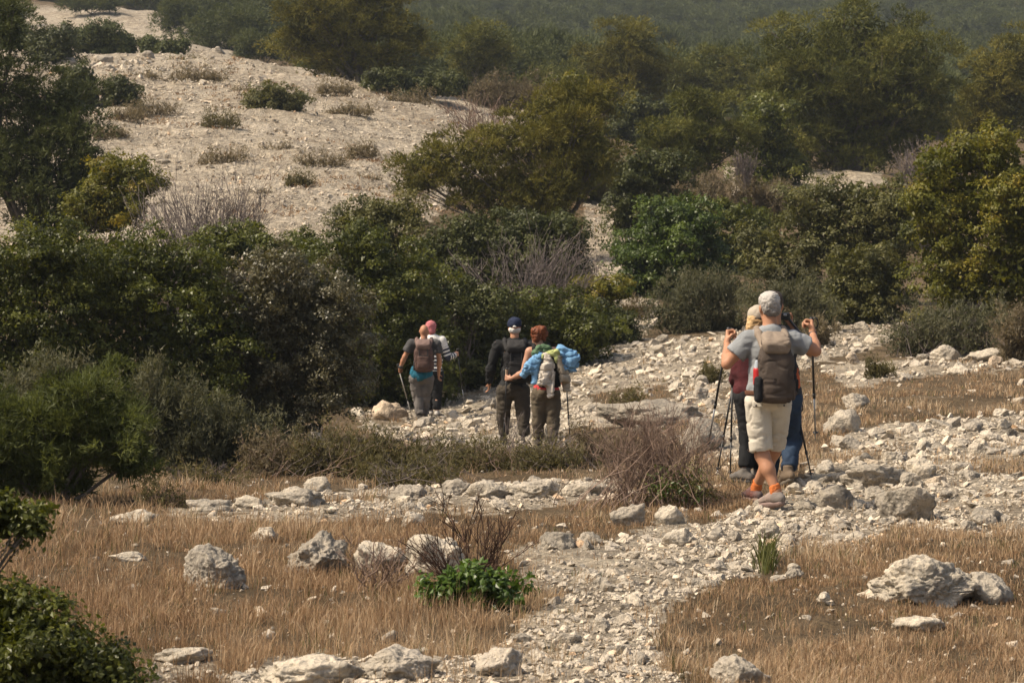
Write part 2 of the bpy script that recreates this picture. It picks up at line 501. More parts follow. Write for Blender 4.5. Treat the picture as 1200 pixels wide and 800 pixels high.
# ------------------------------------------------------------------ rocks
import bmesh
def ico(sub):
    bm = bmesh.new(); bmesh.ops.create_icosphere(bm, subdivisions=sub, radius=1.0)
    V = np.array([v.co[:] for v in bm.verts]); F = np.array([[v.index for v in f.verts] for f in bm.faces]); bm.free()
    return V, F
ICO = {k: ico(k) for k in (3, 4, 5, 6)}
def hull(seed, n=15):
    r = np.random.default_rng(seed)
    p = r.normal(size=(n, 3)); p /= np.linalg.norm(p, axis=1)[:, None]
    p *= (0.75 + 0.4 * r.random((n, 1)))
    bm = bmesh.new()
    for q in p: bm.verts.new(q)
    res = bmesh.ops.convex_hull(bm, input=bm.verts)
    bmesh.ops.delete(bm, geom=[v for v in bm.verts if not v.link_faces], context='VERTS')
    bmesh.ops.triangulate(bm, faces=bm.faces)
    bmesh.ops.recalc_face_normals(bm, faces=bm.faces)
    bm.verts.index_update()
    V = np.array([v.co[:] for v in bm.verts]); F = np.array([[v.index for v in f.verts] for f in bm.faces]); bm.free()
    return V, F
HULLS = [hull(100 + i, 10 + i % 4) for i in range(36)] + [hull(200 + i, 7) for i in range(12)]

def rock_shape(sub, seed, planes=16, rough=0.10, crag=0.07, freq=2.2):
    V, F = ICO[sub]
    r_ = np.random.default_rng(seed)
    n = r_.normal(size=(planes, 3)); n /= np.linalg.norm(n, axis=1)[:, None]
    h = (0.62 if planes > 12 else 0.48) + 0.38 * r_.random(planes)
    dt = V @ n.T
    r = np.where(dt > 0.05, h / np.maximum(dt, 0.05), 9).min(1)
    r = np.minimum(r, 1.15)
    o = r_.random(3) * 50
    r = r * (1 + rough * fbm(V * freq + o, 5, seed, 0.55))
    cr = np.abs(fbm(V * 3.1 + o, 3, seed + 9))          # cracks and ledges
    r = r - crag * np.exp(-(cr / 0.10) ** 2)
    if sub >= 5:
        r = r - 0.035 * np.clip(vnoise(V * 13 + o, seed + 5), 0, 1) - 0.02 * np.clip(vnoise(V * 29 + o, seed + 6), 0, 1)
    return V * r[:, None], F

M_ROCK = rock_mat('weathered_limestone', (0.24, 0.225, 0.20), (0.38, 0.35, 0.30), (0.52, 0.475, 0.405), False)
M_RUBBLE = rock_mat('limestone_rubble', (0.34, 0.305, 0.26), (0.52, 0.47, 0.395), (0.66, 0.605, 0.515), True, 1.5)

def rotz(a):
    c, s = math.cos(a), math.sin(a); return np.array([[c, -s, 0], [s, c, 0], [0, 0, 1.0]])

BOULDERS = [  # px, py of the foot, width, height in photo pixels, detail, label
 (250, 686, 82, 52, 6, 'rounded grey pitted boulder standing alone in the dry grass, far left of the path'),
 (370, 664, 80, 48, 6, 'broad crusted grey boulder left of the dead stalks, second from the lone round one'),
 (440, 664, 66, 36, 5, 'low lumpy boulder in dry grass right behind the thin dry stems'),
 (508, 672, 84, 54, 6, 'dark blocky split boulder behind the tall dead stalks with green leaves'),
 (483, 619, 30, 20, 4, 'small pale rock poking from dry grass behind the dark split boulder'),
 (532, 581, 36, 22, 5, 'square-topped boulder standing up from the low rock line before the scrub'),
 (478, 588, 48, 18, 4, 'low rounded rock in the rock line left of the square-topped boulder'),
 (573, 584, 54, 20, 4, 'whitish hump of rock in the line, just right of the square-topped boulder'),
 (625, 582, 64, 24, 5, 'wide pale rock in the middle of the rock line before the scrub'),
 (688, 580, 66, 18, 4, 'flat pale slab at the right end of the rock line near the reddish twigs'),
 (371, 577, 34, 20, 4, 'small rounded rock at the edge of scrub above the long ledge'),
 (348, 597, 90, 24, 5, 'long pale ledge of rock in dry grass under the dark scrub'),
 (292, 596, 42, 16, 4, 'low rock left of the long pale ledge'),
 (240, 598, 56, 15, 4, 'buried flat rock left of the ledge beside olive weeds'),
 (153, 614, 58, 20, 5, 'pale cracked rock under the young pine, at the left end of the dry grass'),
 (740, 617, 44, 28, 4, 'whitish upright rock below the reddish twiggy shrub'),
 (787, 614, 36, 24, 4, 'grey angular rock under the green foot of the reddish shrub'),
 (800, 640, 44, 22, 4, 'pale layered rock on the upper edge of the stony path'),
 (694, 640, 30, 16, 4, 'small dark rounded stone in grass above the path'),
 (652, 644, 48, 22, 4, 'grey broken rock half sunk left of the stony path'),
 (1088, 706, 150, 62, 6, 'big pale knobbly boulder in dry grass at lower right'),
 (1158, 700, 56, 34, 5, 'smaller jagged rock leaning on the big lower right boulder'),
 (872, 806, 74, 40, 5, 'pale rock with orange-stained top at the bottom edge, right of the path'),
 (360, 806, 130, 36, 6, 'broad cracked slab of rock along the bottom edge, left of centre'),
 (462, 800, 96, 34, 5, 'grey lumpy slab on the bottom edge just right of the broad cracked slab'),
 (588, 800, 60, 34, 5, 'pale rock on the bottom edge beside the path gravel'),
 (495, 768, 30, 16, 4, 'small pale round stone above the bottom slabs'),
 (990, 510, 44, 28, 5, 'pale square boulder right of the hiker in shorts with a shaded foot'),
 (1003, 482, 34, 18, 4, 'pale boulder at the dry grass edge above the square one'),
 (1034, 568, 78, 28, 5, 'dark-fronted slab jutting from the rubble right of the shoes'),
 (1082, 562, 36, 26, 4, 'pale upright rock right of the dark-fronted slab'),
 (1064, 606, 70, 44, 5, 'grey craggy outcrop in the rubble, split by deep cracks'),
 (984, 594, 52, 30, 5, 'grey weathered rock beside the orange socks'),
 (1110, 424, 36, 18, 4, 'rounded pale rock under the grey lavender scrub'),
 (1158, 424, 50, 16, 4, 'flat pale rock right of the rounded one under the scrub'),
 (762, 500, 128, 32, 6, 'long low whaleback slab behind the reddish twigs, right of the hanging clothes'),
 (828, 530, 52, 42, 5, 'pale rock behind the twig tips, left of the trekking poles'),
 (900, 625, 32, 18, 4, 'small layered rock on the path by the walker\'s shoe'),
 (640, 516, 34, 20, 4, 'pale stone beside the legs of the red-haired hiker'),
 (456, 492, 44, 24, 4, 'rounded white rock left of the bald hiker\'s legs'),
 (1156, 612, 46, 18, 4, 'flat grey stone at the right end of the rubble'),
 (1080, 742, 66, 16, 4, 'nearly buried pale rock in grass below the big boulder'),
 (150, 656, 46, 12, 4, 'mostly buried pale stone in the grass left of the lone boulder'),
 (310, 640, 34, 16, 4, 'small pale rock between the two big grey boulders'),
 (212, 772, 70, 16, 4, 'low white stones slab beside the dark bush, bottom left'),
]
BOULDERS += [(x, y, w, h, 4, lab) for x, y, w, h, lab in (
 (76, 78, 26, 12, 'white outcrop on the ridge crest right of the dark round bush'), (120, 74, 24, 10, 'broken white ledge along the ridge crest'), (172, 70, 18, 9, 'small pale block on the ridge crest'),
 (256, 66, 16, 8, 'pale block on the crest before the pair of low bushes'), (30, 62, 22, 10, 'pale rocks on the crest at the far left'), (128, 84, 20, 8, 'pale ledge just below the ridge crest'),
 (190, 193, 18, 6, 'pale block on the gravel slope above the yellow-topped bush'), (390, 246, 18, 5, 'orange-tinted pale block at the foot of the gravel slope'), (510, 160, 22, 6, 'pale block on the gravel slope beside the spreading pine'))]
_bp = at([b[0] for b in BOULDERS], [b[1] for b in BOULDERS])
BOULDER_FOOT = []
for n_, (px, py, w, h, sub, lab) in enumerate(BOULDERS):
    if sub == 6 and n_ not in (0, 1, 20): sub = 5
    if sub == 5 and w < 60: sub = 4
    p = _bp[n_]; s = p[1] / FPX
    V, F = rock_shape(sub, 300 + n_ * 7, 16 if sub < 6 else 22, 0.14, 0.08, 2.3)
    r = random.Random(n_)
    V = V @ rotz(r.uniform(0, 6)).T
    ext = (V.max(0) - V.min(0))
    W, H = w * s, h * s * 1.42
    V = V / ext * np.array([W, W * r.uniform(0.65, 0.85), H])
    V[:, 2] -= V[:, 2].min() + H * 0.32
    base = np.array([p[0], p[1] + W * 0.25, 0]); base[2] = float(ground(base[0], base[1]))
    o = obj('boulder', V + base, F, M_ROCK, smooth=True, origin=base)
    tag(o, lab, 'rock', 'single boulders')
    BOULDER_FOOT.append((base[0], base[1], W * 0.42))

def scatter_stones():
    n = 155000
    px = RNG.uniform(-60, 1260, n); py = np.concatenate([RNG.uniform(380, 830, n * 11 // 20), RNG.uniform(40, 380, n - n * 11 // 20)])
    q = at(px, py)
    ok = ~np.isnan(q[:, 0]); q, px, py = q[ok], px[ok], py[ok]
    d = np.hypot(q[:, 0], q[:, 1])
    st, gr = masks(q[:, 0], q[:, 1], q[:, 2])
    hill = d > 56
    u = RNG.random(len(q))
    patch = 0.5 + 0.5 * np.clip(fbm(q[:, :2] * np.where(hill, 0.35, 1.0)[:, None], 3, 87) * 1.8, -1, 1)
    keep = u < st ** 1.5 * np.where(hill, 0.55 * (0.35 + patch ** 1.5), 0.95 * (0.5 + patch))
    keep |= (u < 0.05) & (d < 40)
    q, px, py, d, st, hill = q[keep], px[keep], py[keep], d[keep], st[keep], hill[keep]
    m = len(q)
    trail = inpoly(px, py, POLY['trail'])
    rub = inpoly(px, py, POLY['rub_r'])
    top = np.where(hill, 9.0, np.where(trail, 24.0, np.where(rub, 27.0, 22.0)))
    lo = np.where(hill, 1.8, np.where(trail, 3.2, 3.0))
    s = lo * RNG.random(m) ** (-1 / np.where(hill, 2.1, np.where(trail, 1.75, 1.8)))
    s = np.where(s > top, lo + (top - lo) * RNG.random(m) ** 2, s)
    crest = hill & (d > 84) & (d < 116) & (px < 330) & (py < 105)
    s = np.where(crest, s * 1.7, s)
    # close-set stones of the bare hillside
    m2 = 21000
    px2, py2 = RNG.uniform(-100, 720, m2), RNG.uniform(52, 300, m2)
    q2 = at(px2, py2); ok = ~np.isnan(q2[:, 0]); q2, px2, py2 = q2[ok], px2[ok], py2[ok]
    d2 = np.hypot(q2[:, 0], q2[:, 1]); st2, _ = masks(q2[:, 0], q2[:, 1], q2[:, 2])
    cl2 = 0.5 + 0.5 * np.clip(1.6 * fbm(np.stack([q2[:, 0] * 0.3, q2[:, 1] * 0.6], -1), 3, 93), -1, 1)
    k2 = (d2 > 56) & (d2 < 125) & (st2 > 0.5) & (RNG.random(len(q2)) < 0.35 + 0.65 * cl2)
    q2, px2, py2, d2 = q2[k2], px2[k2], py2[k2], d2[k2]
    s2 = np.minimum(2.3 * RNG.random(len(q2)) ** (-1 / 2.6), 9) * np.where((py2 < 95) & (px2 < 340), 1.35, 1.0)
    f_ = np.zeros(len(q2), bool)
    return (np.vstack([q, q2]), np.append(px, px2), np.append(py, py2), np.append(d, d2), np.append(s * d / FPX, s2 * d2 / FPX),
            np.append(s, s2), np.append(trail, f_), np.append(rub, f_), np.append(hill, ~f_))

def stones():
    q, px, py, d, size, spx, trail, rub, hill = scatter_stones()
    inside = (px > 0) & (px < 1200) & (py > 0) & (py < 800)
    order = np.argsort(-(spx * (inside & (d < 50))))
    big = order[:250]; rest = np.ones(len(q), bool); rest[big] = False
    # the 250 that show largest: rocks one could pick up, each its own object
    shapes = []
    for i in range(14):
        V, F = rock_shape(3, 900 + i, 8 + i % 4, 0.12, 0.07, 3.2)
        V = V * np.array([1.0, 0.85, 0.68]) * 0.5
        V[:, 2] += 0.07
        shapes.append(mesh_data('rock', V, F, M_ROCK, smooth=False))
    regions = {
      'trail': ('pale broken limestone piece lying on the stony footpath', 'stones of the footpath'),
      'right': ('pale angular limestone rock in the rubble right of the hikers', 'rocks of the right rubble slope'),
      'upper': ('pale limestone rock in the stony ground behind the walking hikers', 'rocks behind the hikers'),
      'grass': ('pale limestone rock half hidden among dry grass near the path', 'rocks among the dry grass'),
      'edge': ('pale broken stone near the bottom edge, left of the path', 'stones along the bottom edge'),
    }
    for k in big:
        o = bpy.data.objects.new('rock', shapes[int(RNG.integers(14))])
        o.location = q[k]
        sc = size[k] * RNG.uniform(0.95, 1.25)
        o.scale = (sc, sc * RNG.uniform(0.7, 1.1), sc * RNG.uniform(0.7, 1.25))
        o.rotation_euler = (RNG.uniform(-0.35, 0.35), RNG.uniform(-0.35, 0.35), RNG.uniform(0, 6.28))
        COL.objects.link(o)
        if trail[k]: key = 'trail'
        elif py[k] > 745 and px[k] < 620: key = 'edge'
        elif py[k] < 535 and px[k] < 940 or py[k] < 480: key = 'upper'
        elif rub[k] or (px[k] > 920 and py[k] < 640): key = 'right'
        else: key = 'grass'
        lab, grp = regions[key]
        tag(o, lab, 'rock', grp)
    # everything smaller: uncountable rubble
    sp = Soup()
    idx = np.where(rest)[0]
    which = RNG.integers(0, 36, len(idx))
    small = (spx[idx] < 4.5) | hill[idx]; which = np.where(small, 36 + which % 12, which)
    for t in range(len(HULLS)):
        ii = idx[which == t]
        if not len(ii): continue
        V, F = HULLS[t]; n = len(ii)
        a = RNG.uniform(0, 6.28, n); e1 = RNG.uniform(-0.6, 0.6, n); e2 = RNG.uniform(-0.6, 0.6, n)
        sc = size[ii][:, None] * np.stack([RNG.uniform(0.42, 0.62, n), RNG.uniform(0.32, 0.55, n), RNG.uniform(0.2, 0.40, n)], -1)
        W = V[None] * sc[:, None]
        def rot(W, ang, i, j):
            c, s = np.cos(ang)[:, None], np.sin(ang)[:, None]; W = W.copy()
            a_, b_ = W[..., i].copy(), W[..., j].copy(); W[..., i] = a_ * c - b_ * s; W[..., j] = a_ * s + b_ * c; return W
        W = rot(rot(rot(W, e1, 1, 2), e2, 0, 2), a, 0, 1)
        W = W + q[ii][:, None]; W[..., 2] += (size[ii] * 0.10)[:, None]
        FF = F[None] + (np.arange(n) * len(V))[:, None, None]
        sp.add(W.reshape(-1, 3), FF.reshape(-1, 3), tint=np.repeat(RNG.random(n), len(V)))
    o = sp.build('rubble', M_RUBBLE); o['kind'] = 'stuff'
    tag(o, 'loose pale limestone rubble and gravel strewn over the slope', None)
stones()

# ------------------------------------------------------------------ dry grass
M_GRASS = leaf_mat('dry_grass_blades', [(0.16, 0.095, 0.050), (0.30, 0.188, 0.102), (0.42, 0.28, 0.16), (0.53, 0.39, 0.245), (0.66, 0.54, 0.38)], 0.3, 0.7, 0.2, (1.05, 1.0, 0.9))
M_HERB = leaf_mat('green_grass_blades', [(0.06, 0.07, 0.02), (0.10, 0.11, 0.035), (0.16, 0.15, 0.055)], 0.3, 0.7, 0.2)
def blades(q, H, W, per, spread, tint, lean=0.35, rng=RNG):
    """tufts of bent blades rooted at q -> V, quads, tris, tint"""
    n = len(q) * per
    root = np.repeat(q, per, 0); h = np.repeat(H, per) * rng.uniform(0.45, 1.1, n); w = np.repeat(W, per)
    a = rng.uniform(0, 2 * math.pi, n); rr = np.repeat(spread, per) * np.sqrt(rng.random(n))
    out = np.stack([np.cos(a), np.sin(a), 0 * a], -1)
    root = root + out * rr[:, None]
    ln = np.abs(rng.normal(0, lean, n))[:, None] * h[:, None]
    b = a + rng.uniform(-0.9, 0.9, n)
    dirn = np.stack([np.cos(b), np.sin(b), 0 * b], -1)
    wind = np.array([0.04, 0.0, 0]) * h[:, None]
    mid = root + dirn * ln * 0.35 + wind * 0.4 + np.stack([0 * h, 0 * h, h * 0.55], -1)
    tip = root + dirn * ln + wind + np.stack([0 * h, 0 * h, h], -1)
    f = rng.uniform(0, math.pi, n); side = np.stack([np.cos(f), np.sin(f), 0 * f], -1) * (w[:, None] / 2)
    V = np.stack([root - side, root + side, mid - side * 0.8, mid + side * 0.8, tip], 1)
    V[:, :2, 2] -= 0.02
    i = np.arange(n)[:, None] * 5
    return V.reshape(-1, 3), i + np.array([[0, 1, 3, 2]]), i + np.array([[2, 3, 4]]), np.repeat(np.clip(np.repeat(tint, per) + rng.normal(0, 0.17, n), 0, 1), 5)

def grass():
    n = 50000
    px = RNG.uniform(-90, 1290, n); py = RNG.uniform(425, 850, n)
    q = at(px, py); ok = ~np.isnan(q[:, 0]); q, px, py = q[ok], px[ok], py[ok]
    d = np.hypot(q[:, 0], q[:, 1])
    st, gr = masks(q[:, 0], q[:, 1], q[:, 2])
    nz = fbm(q[:, :2] * 1.3, 3, 133)
    nz2 = fbm(q[:, :2] * 0.45, 2, 137)
    scrubby = (py < 575) & (px < 760)                       # olive scrub takes over there
    keep = RNG.random(len(q)) < gr * np.clip(0.52 + 0.85 * nz, 0.05, 1) * np.where(scrubby, 0.35, 1)
    for (x, y, r) in BOULDER_FOOT:
        keep &= np.hypot(q[:, 0] - x, (q[:, 1] - y) * 1.3) > r * 0.72
    q, px, py, d, nz, nz2 = q[keep], px[keep], py[keep], d[keep], nz[keep], nz2[keep]
    left = sm(700, 500, px)
    H = np.where(d < 24, 0.072 + 0.034 * left, 0.075) * RNG.uniform(0.6, 1.25, len(q)) * (1 + 0.45 * nz2)
    H *= np.where(d > 24, 1.15, 1.0)
    nz3 = fbm(q[:, :2] * 4.5, 2, 139)
    t = 0.52 + 0.26 * nz2 - 0.08 * left + 0.12 * nz + 0.16 * nz3
    H *= 1 + 0.45 * nz3
    sp = Soup()
    V, Q, T, ti = blades(q, H, np.maximum(0.0032, d * 0.00033), 8, 0.055 + d * 0.0016, t, 0.6)
    sp.add(V, T, Q, ti)
    # feathery standing stalks
    k = RNG.random(len(q)) < 0.22 * left + 0.05
    V, Q, T, ti = blades(q[k], H[k] * 1.8, np.maximum(0.0026, d[k] * 0.00024), 2, 0.05 + 0 * d[k], t[k] - 0.12, 0.22)
    sp.add(V, T, Q, ti)
    o = sp.build('dry_grass', M_GRASS); o['kind'] = 'stuff'
    tag(o, 'tawny dry grass covering the foreground between the rocks', None)
    # green blades mixed into the right hand grass
    k = (RNG.random(len(q)) < 0.06)
    sp = Soup(); V, Q, T, ti = blades(q[k], H[k] * 0.9, np.maximum(0.0034, d[k] * 0.0003), 7, 0.05 + 0 * d[k], 0.5 + 0 * d[k], 0.4)
    sp.add(V, T, Q, ti); o = sp.build('green_grass', M_HERB); o['kind'] = 'stuff'
    tag(o, 'sparse olive green blades mixed into the dry grass', None)
    # low tufts on the bare hill
    px = RNG.uniform(-100, 760, 9000); py = RNG.uniform(60, 330, 9000)
    q = at(px, py); ok = ~np.isnan(q[:, 0]); q, px, py = q[ok], px[ok], py[ok]
    d = np.hypot(q[:, 0], q[:, 1])
    band = fbm(np.stack([q[:, 0] * 0.14, q[:, 1] * 0.35], -1), 3, 151)
    keep = (band > 0.12) & (d > 56) & (d < 118) & (RNG.random(len(q)) < np.clip(band * 1.3, 0, 0.8))
    q, d, band = q[keep], d[keep], band[keep]
    sp = Soup(); V, Q, T, ti = blades(q, 0.05 + 0.13 * RNG.random(len(q)) ** 2, d * 0.00045, 10, 0.15 + 0.45 * RNG.random(len(q)), np.clip(0.02 + 0.4 * RNG.random(len(q)), 0, 1), 1.6)
    sp.add(V, T, Q, ti)
    o = sp.build('hill_grass', M_GRASS); o['kind'] = 'stuff'
    tag(o, 'low dry tufts scattered over the bare gravel hillside', None)
grass()

# ------------------------------------------------------------------ vegetation
LM = {
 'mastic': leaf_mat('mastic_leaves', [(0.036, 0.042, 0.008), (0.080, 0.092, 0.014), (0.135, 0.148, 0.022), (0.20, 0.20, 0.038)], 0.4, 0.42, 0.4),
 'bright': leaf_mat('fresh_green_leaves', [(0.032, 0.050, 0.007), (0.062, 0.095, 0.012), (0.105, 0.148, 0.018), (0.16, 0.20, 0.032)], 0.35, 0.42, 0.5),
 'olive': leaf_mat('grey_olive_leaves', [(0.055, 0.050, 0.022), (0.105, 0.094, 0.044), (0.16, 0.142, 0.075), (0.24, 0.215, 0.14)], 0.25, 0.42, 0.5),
 'pine': leaf_mat('pine_needles', [(0.05, 0.055, 0.011), (0.105, 0.112, 0.022), (0.17, 0.168, 0.036), (0.25, 0.225, 0.055)], 0.18, 0.6, 0.25),
 'bluepine': leaf_mat('cool_pine_needles', [(0.042, 0.052, 0.015), (0.088, 0.102, 0.028), (0.14, 0.15, 0.045)], 0.18, 0.6, 0.25),
 'gold': leaf_mat('yellow_green_leaves', [(0.055, 0.064, 0.009), (0.125, 0.128, 0.014), (0.205, 0.185, 0.020), (0.31, 0.225, 0.024)], 0.4, 0.5, 0.35),
 'fresh': leaf_mat('lush_broad_leaves', [(0.045, 0.075, 0.012), (0.085, 0.145, 0.02), (0.14, 0.22, 0.035)], 0.4, 0.4, 0.5),
 'young': leaf_mat('young_pine_needles', [(0.058, 0.070, 0.020), (0.11, 0.13, 0.038), (0.17, 0.19, 0.062)], 0.4, 0.6, 0.25),
 'goldpine': leaf_mat('olive_pine_needles', [(0.058, 0.058, 0.011), (0.125, 0.118, 0.020), (0.20, 0.178, 0.032), (0.28, 0.235, 0.05)], 0.2, 0.6, 0.25),
 'straw': leaf_mat('pale_dry_tussock', [(0.14, 0.11, 0.065), (0.23, 0.185, 0.115), (0.33, 0.27, 0.18)], 0.25, 0.7, 0.2),
 'dark': leaf_mat('dark_evergreen_leaves', [(0.034, 0.040, 0.009), (0.070, 0.078, 0.016), (0.115, 0.120, 0.027)], 0.25, 0.5, 0.35),
 'khaki': leaf_mat('khaki_green_leaves', [(0.055, 0.058, 0.015), (0.105, 0.104, 0.028), (0.155, 0.148, 0.046), (0.21, 0.19, 0.07)], 0.35, 0.5, 0.35),
 'heath': leaf_mat('grey_green_heath', [(0.062, 0.064, 0.032), (0.108, 0.108, 0.058), (0.155, 0.150, 0.085), (0.215, 0.20, 0.13)], 0.3, 0.65, 0.25),
 'scrub': leaf_mat('brownish_scrub', [(0.10, 0.075, 0.043), (0.16, 0.125, 0.075), (0.22, 0.18, 0.11), (0.28, 0.24, 0.165)], 0.25, 0.7, 0.2),
 'weed': leaf_mat('olive_weeds', [(0.075, 0.066, 0.028), (0.125, 0.110, 0.048), (0.18, 0.155, 0.074), (0.26, 0.215, 0.11)], 0.35, 0.65, 0.25),
}
def bark_mat(name, a, b_):
    m, nt, b = new_mat(name)
    pos = N(nt, 'ShaderNodeNewGeometry').outputs['Position']
    n = N(nt, 'ShaderNodeTexNoise', Scale=9.0, Detail=5.0); nt.links.new(pos, n.inputs[0])
    nt.links.new(ramp(nt, n.outputs[0], [(0.3, a), (0.7, b_)]), b.inputs['Base Color'])
    b.inputs['Roughness'].default_value = 0.9; b.inputs['Specular IOR Level'].default_value = 0.15
    return m
M_BARK = bark_mat('grey_bark', (0.075, 0.060, 0.048), (0.20, 0.17, 0.14))
M_TWIG = bark_mat('bare_grey_twigs', (0.12, 0.095, 0.085), (0.24, 0.20, 0.18))
M_RTWIG = bark_mat('reddish_dry_twigs', (0.17, 0.115, 0.085), (0.30, 0.215, 0.165))
M_DTWIG = bark_mat('dark_dry_stalks', (0.055, 0.032, 0.022), (0.12, 0.072, 0.05))

def unit(v): return v / (np.linalg.norm(v, axis=-1, keepdims=True) + 1e-9)

def leaf_quads(p, dirn, L, W, rng):
    """diamond leaves at p along dirn"""
    n = len(p)
    side = unit(np.cross(dirn, unit(rng.normal(size=(n, 3)))))
    nor = np.cross(side, dirn)
    L, W = np.asarray(L)[:, None], np.asarray(W)[:, None]
    m = p + dirn * L * 0.45 - nor * L * 0.10
    V = np.stack([p, m + side * W / 2, p + dirn * L, m - side * W / 2], 1).reshape(-1, 3)
    return V, np.arange(n)[:, None] * 4 + np.array([[0, 1, 2, 3]])

def needle_fans(p, dirn, L, W, rng, k=3):
    n = len(p) * k
    p = np.repeat(p, k, 0); d = unit(np.repeat(dirn, k, 0) + rng.normal(0, 0.5, (n, 3)))
    L, W = np.repeat(L, k)[:, None] * rng.uniform(0.7, 1.15, (n, 1)), np.repeat(W, k)[:, None]
    side = unit(np.cross(d, rng.normal(size=(n, 3))))
    V = np.stack([p - side * W / 2, p + side * W / 2, p + d * L], 1).reshape(-1, 3)
    return V, np.arange(n)[:, None] * 3 + np.array([[0, 1, 2]])

DENS = {'broad': 3.2, 'needle': 1.7, 'spike': 1.9}
def crown(blobs, d, style, leaf, cl, dens, rng, gap=0.0):
    """blobs in photo pixels at depth d -> Soup of leaves, list of limb targets; blob > lobes > clumps > leaves"""
    s = d / FPX
    sp = Soup(); cents = []
    lob = cl * 1.9
    squash = {'broad': 0.80, 'needle': 0.55, 'spike': 0.9}[style]
    for b in blobs:
        px, py, rx, ry = b[:4]; off = b[4] if len(b) > 4 else rng.uniform(-0.3, 0.3) * rx * s
        c = P(px, py, d + off)
        R = np.array([rx * s, 0.5 * (rx + ry) * s, ry * s])
        nl = int(1.25 * math.pi * rx * ry / lob ** 2) + 4
        u = unit(rng.normal(size=(nl, 3)))
        flip = (u[:, 2] < -0.35) & (rng.random(nl) < 0.35); u[flip, 2] *= -1
        back = (u[:, 1] > 0.2) & (rng.random(nl) < 0.5); u[back, 1] *= -1
        rad = rng.uniform(0.45, 1.0, nl) ** 0.6
        lc = c + u * rad[:, None] * R
        lr = np.minimum(lob * s * rng.uniform(0.55, 1.15, nl), 0.8 * R.min() + 0.25 * R.max())
        lt = np.clip(0.46 + 0.15 * rng.normal(size=nl), 0.1, 0.9)
        ncl = np.maximum(5, (8.0 * (lr / (lob * s)) ** 2).astype(int))
        kl = np.repeat(np.arange(nl), ncl); nc = len(kl)
        v = unit(rng.normal(size=(nc, 3)) + 0.45 * u[kl] + np.array([0, -0.15, 0.35]))
        shape = np.array([1.0, 1.0, squash])
        cc = lc[kl] + v * lr[kl][:, None] * shape * rng.uniform(0.55, 1.0, (nc, 1))
        cs = cl * s * rng.uniform(0.4, 0.85, nc)
        ct = np.clip(lt[kl] + 0.10 * rng.normal(size=nc), 0.05, 0.95)
        per = np.maximum(4, (dens * DENS[style] * (cs / (cl * s)) ** 2).astype(int))
        k = np.repeat(np.arange(nc), per)
        flat = np.array([0.52, 0.52, 0.30]) if style != 'spike' else np.array([0.36, 0.36, 0.7])
        g = rng.normal(size=(len(k), 3))
        p = cc[k] + g * cs[k][:, None] * flat
        p[:, 2] += cs[k] * 0.22 * (1 - (g[:, 0] ** 2 + g[:, 1] ** 2) * 0.4)
        out = unit(v[k] * 0.9 + g * 0.35 + np.array([0, 0, 0.40]))
        t = np.clip(ct[k] + rng.normal(0, 0.09, len(k)), 0, 1)
        nf = int(len(k) * 0.30)          # larger, darker filler leaves added inside to close the crown and block light
        pf = c + unit(rng.normal(size=(nf, 3))) * (rng.random((nf, 1)) ** 0.45) * 0.78 * R
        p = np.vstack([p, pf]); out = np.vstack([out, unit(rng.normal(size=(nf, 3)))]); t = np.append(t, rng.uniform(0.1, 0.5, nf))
        n = len(p); L = leaf * s * rng.uniform(0.7, 1.3, n); L[n - nf:] *= 1.9
        if style == 'broad':
            nor = unit(out + rng.normal(0, 0.42, (n, 3)))
            dirn = unit(np.cross(nor, unit(rng.normal(size=(n, 3)) + np.array([0, 0, 0.2]))))
            side = np.cross(nor, dirn)
            if d < 20:
                Lq = L[:, None]; m = p + dirn * Lq * 0.45 - nor * Lq * 0.08
                V = np.stack([p, m + side * Lq * 0.31, p + dirn * Lq, m - side * Lq * 0.31], 1).reshape(-1, 3)
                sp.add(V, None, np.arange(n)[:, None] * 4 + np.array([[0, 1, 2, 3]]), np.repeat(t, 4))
            else:
                Lq = L[:, None] * 1.18
                V = np.stack([p - side * Lq * 0.36, p + side * Lq * 0.36, p + dirn * Lq], 1).reshape(-1, 3)
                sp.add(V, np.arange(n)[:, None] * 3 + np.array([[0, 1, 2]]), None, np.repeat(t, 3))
        elif style == 'needle':
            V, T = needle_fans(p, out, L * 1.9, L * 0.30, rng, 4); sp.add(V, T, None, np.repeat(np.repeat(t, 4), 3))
        else:
            dirn = unit(np.array([0, 0, 0.9]) + rng.normal(0, 0.5, (n, 3)))
            V, T = needle_fans(p, dirn, L * 1.7, L * 0.34, rng, 2); sp.add(V, T, None, np.repeat(np.repeat(t, 2), 3))
        cents.append((c, R, lc[rng.permutation(nl)[:max(4, nl // 2)]]))
    return sp, cents

def limb(sp, a, b, ra, rb, rng, sag=0.12, sides=5, n=6, tint=0.5):
    t = np.linspace(0, 1, n)[:, None]
    ln = np.linalg.norm(b - a)
    w = rng.normal(0, 1, 3) * ln * sag; w[2] = abs(w[2]) * 0.4
    pts = a * (1 - t) + b * t + w * (t * (1 - t) * 2) + np.vstack([np.zeros(3), rng.normal(0, ln * 0.02, (n - 2, 3)), np.zeros(3)])
    sp.tube(pts, np.linspace(ra, rb, n), sides, tint, cap=False)
    return pts

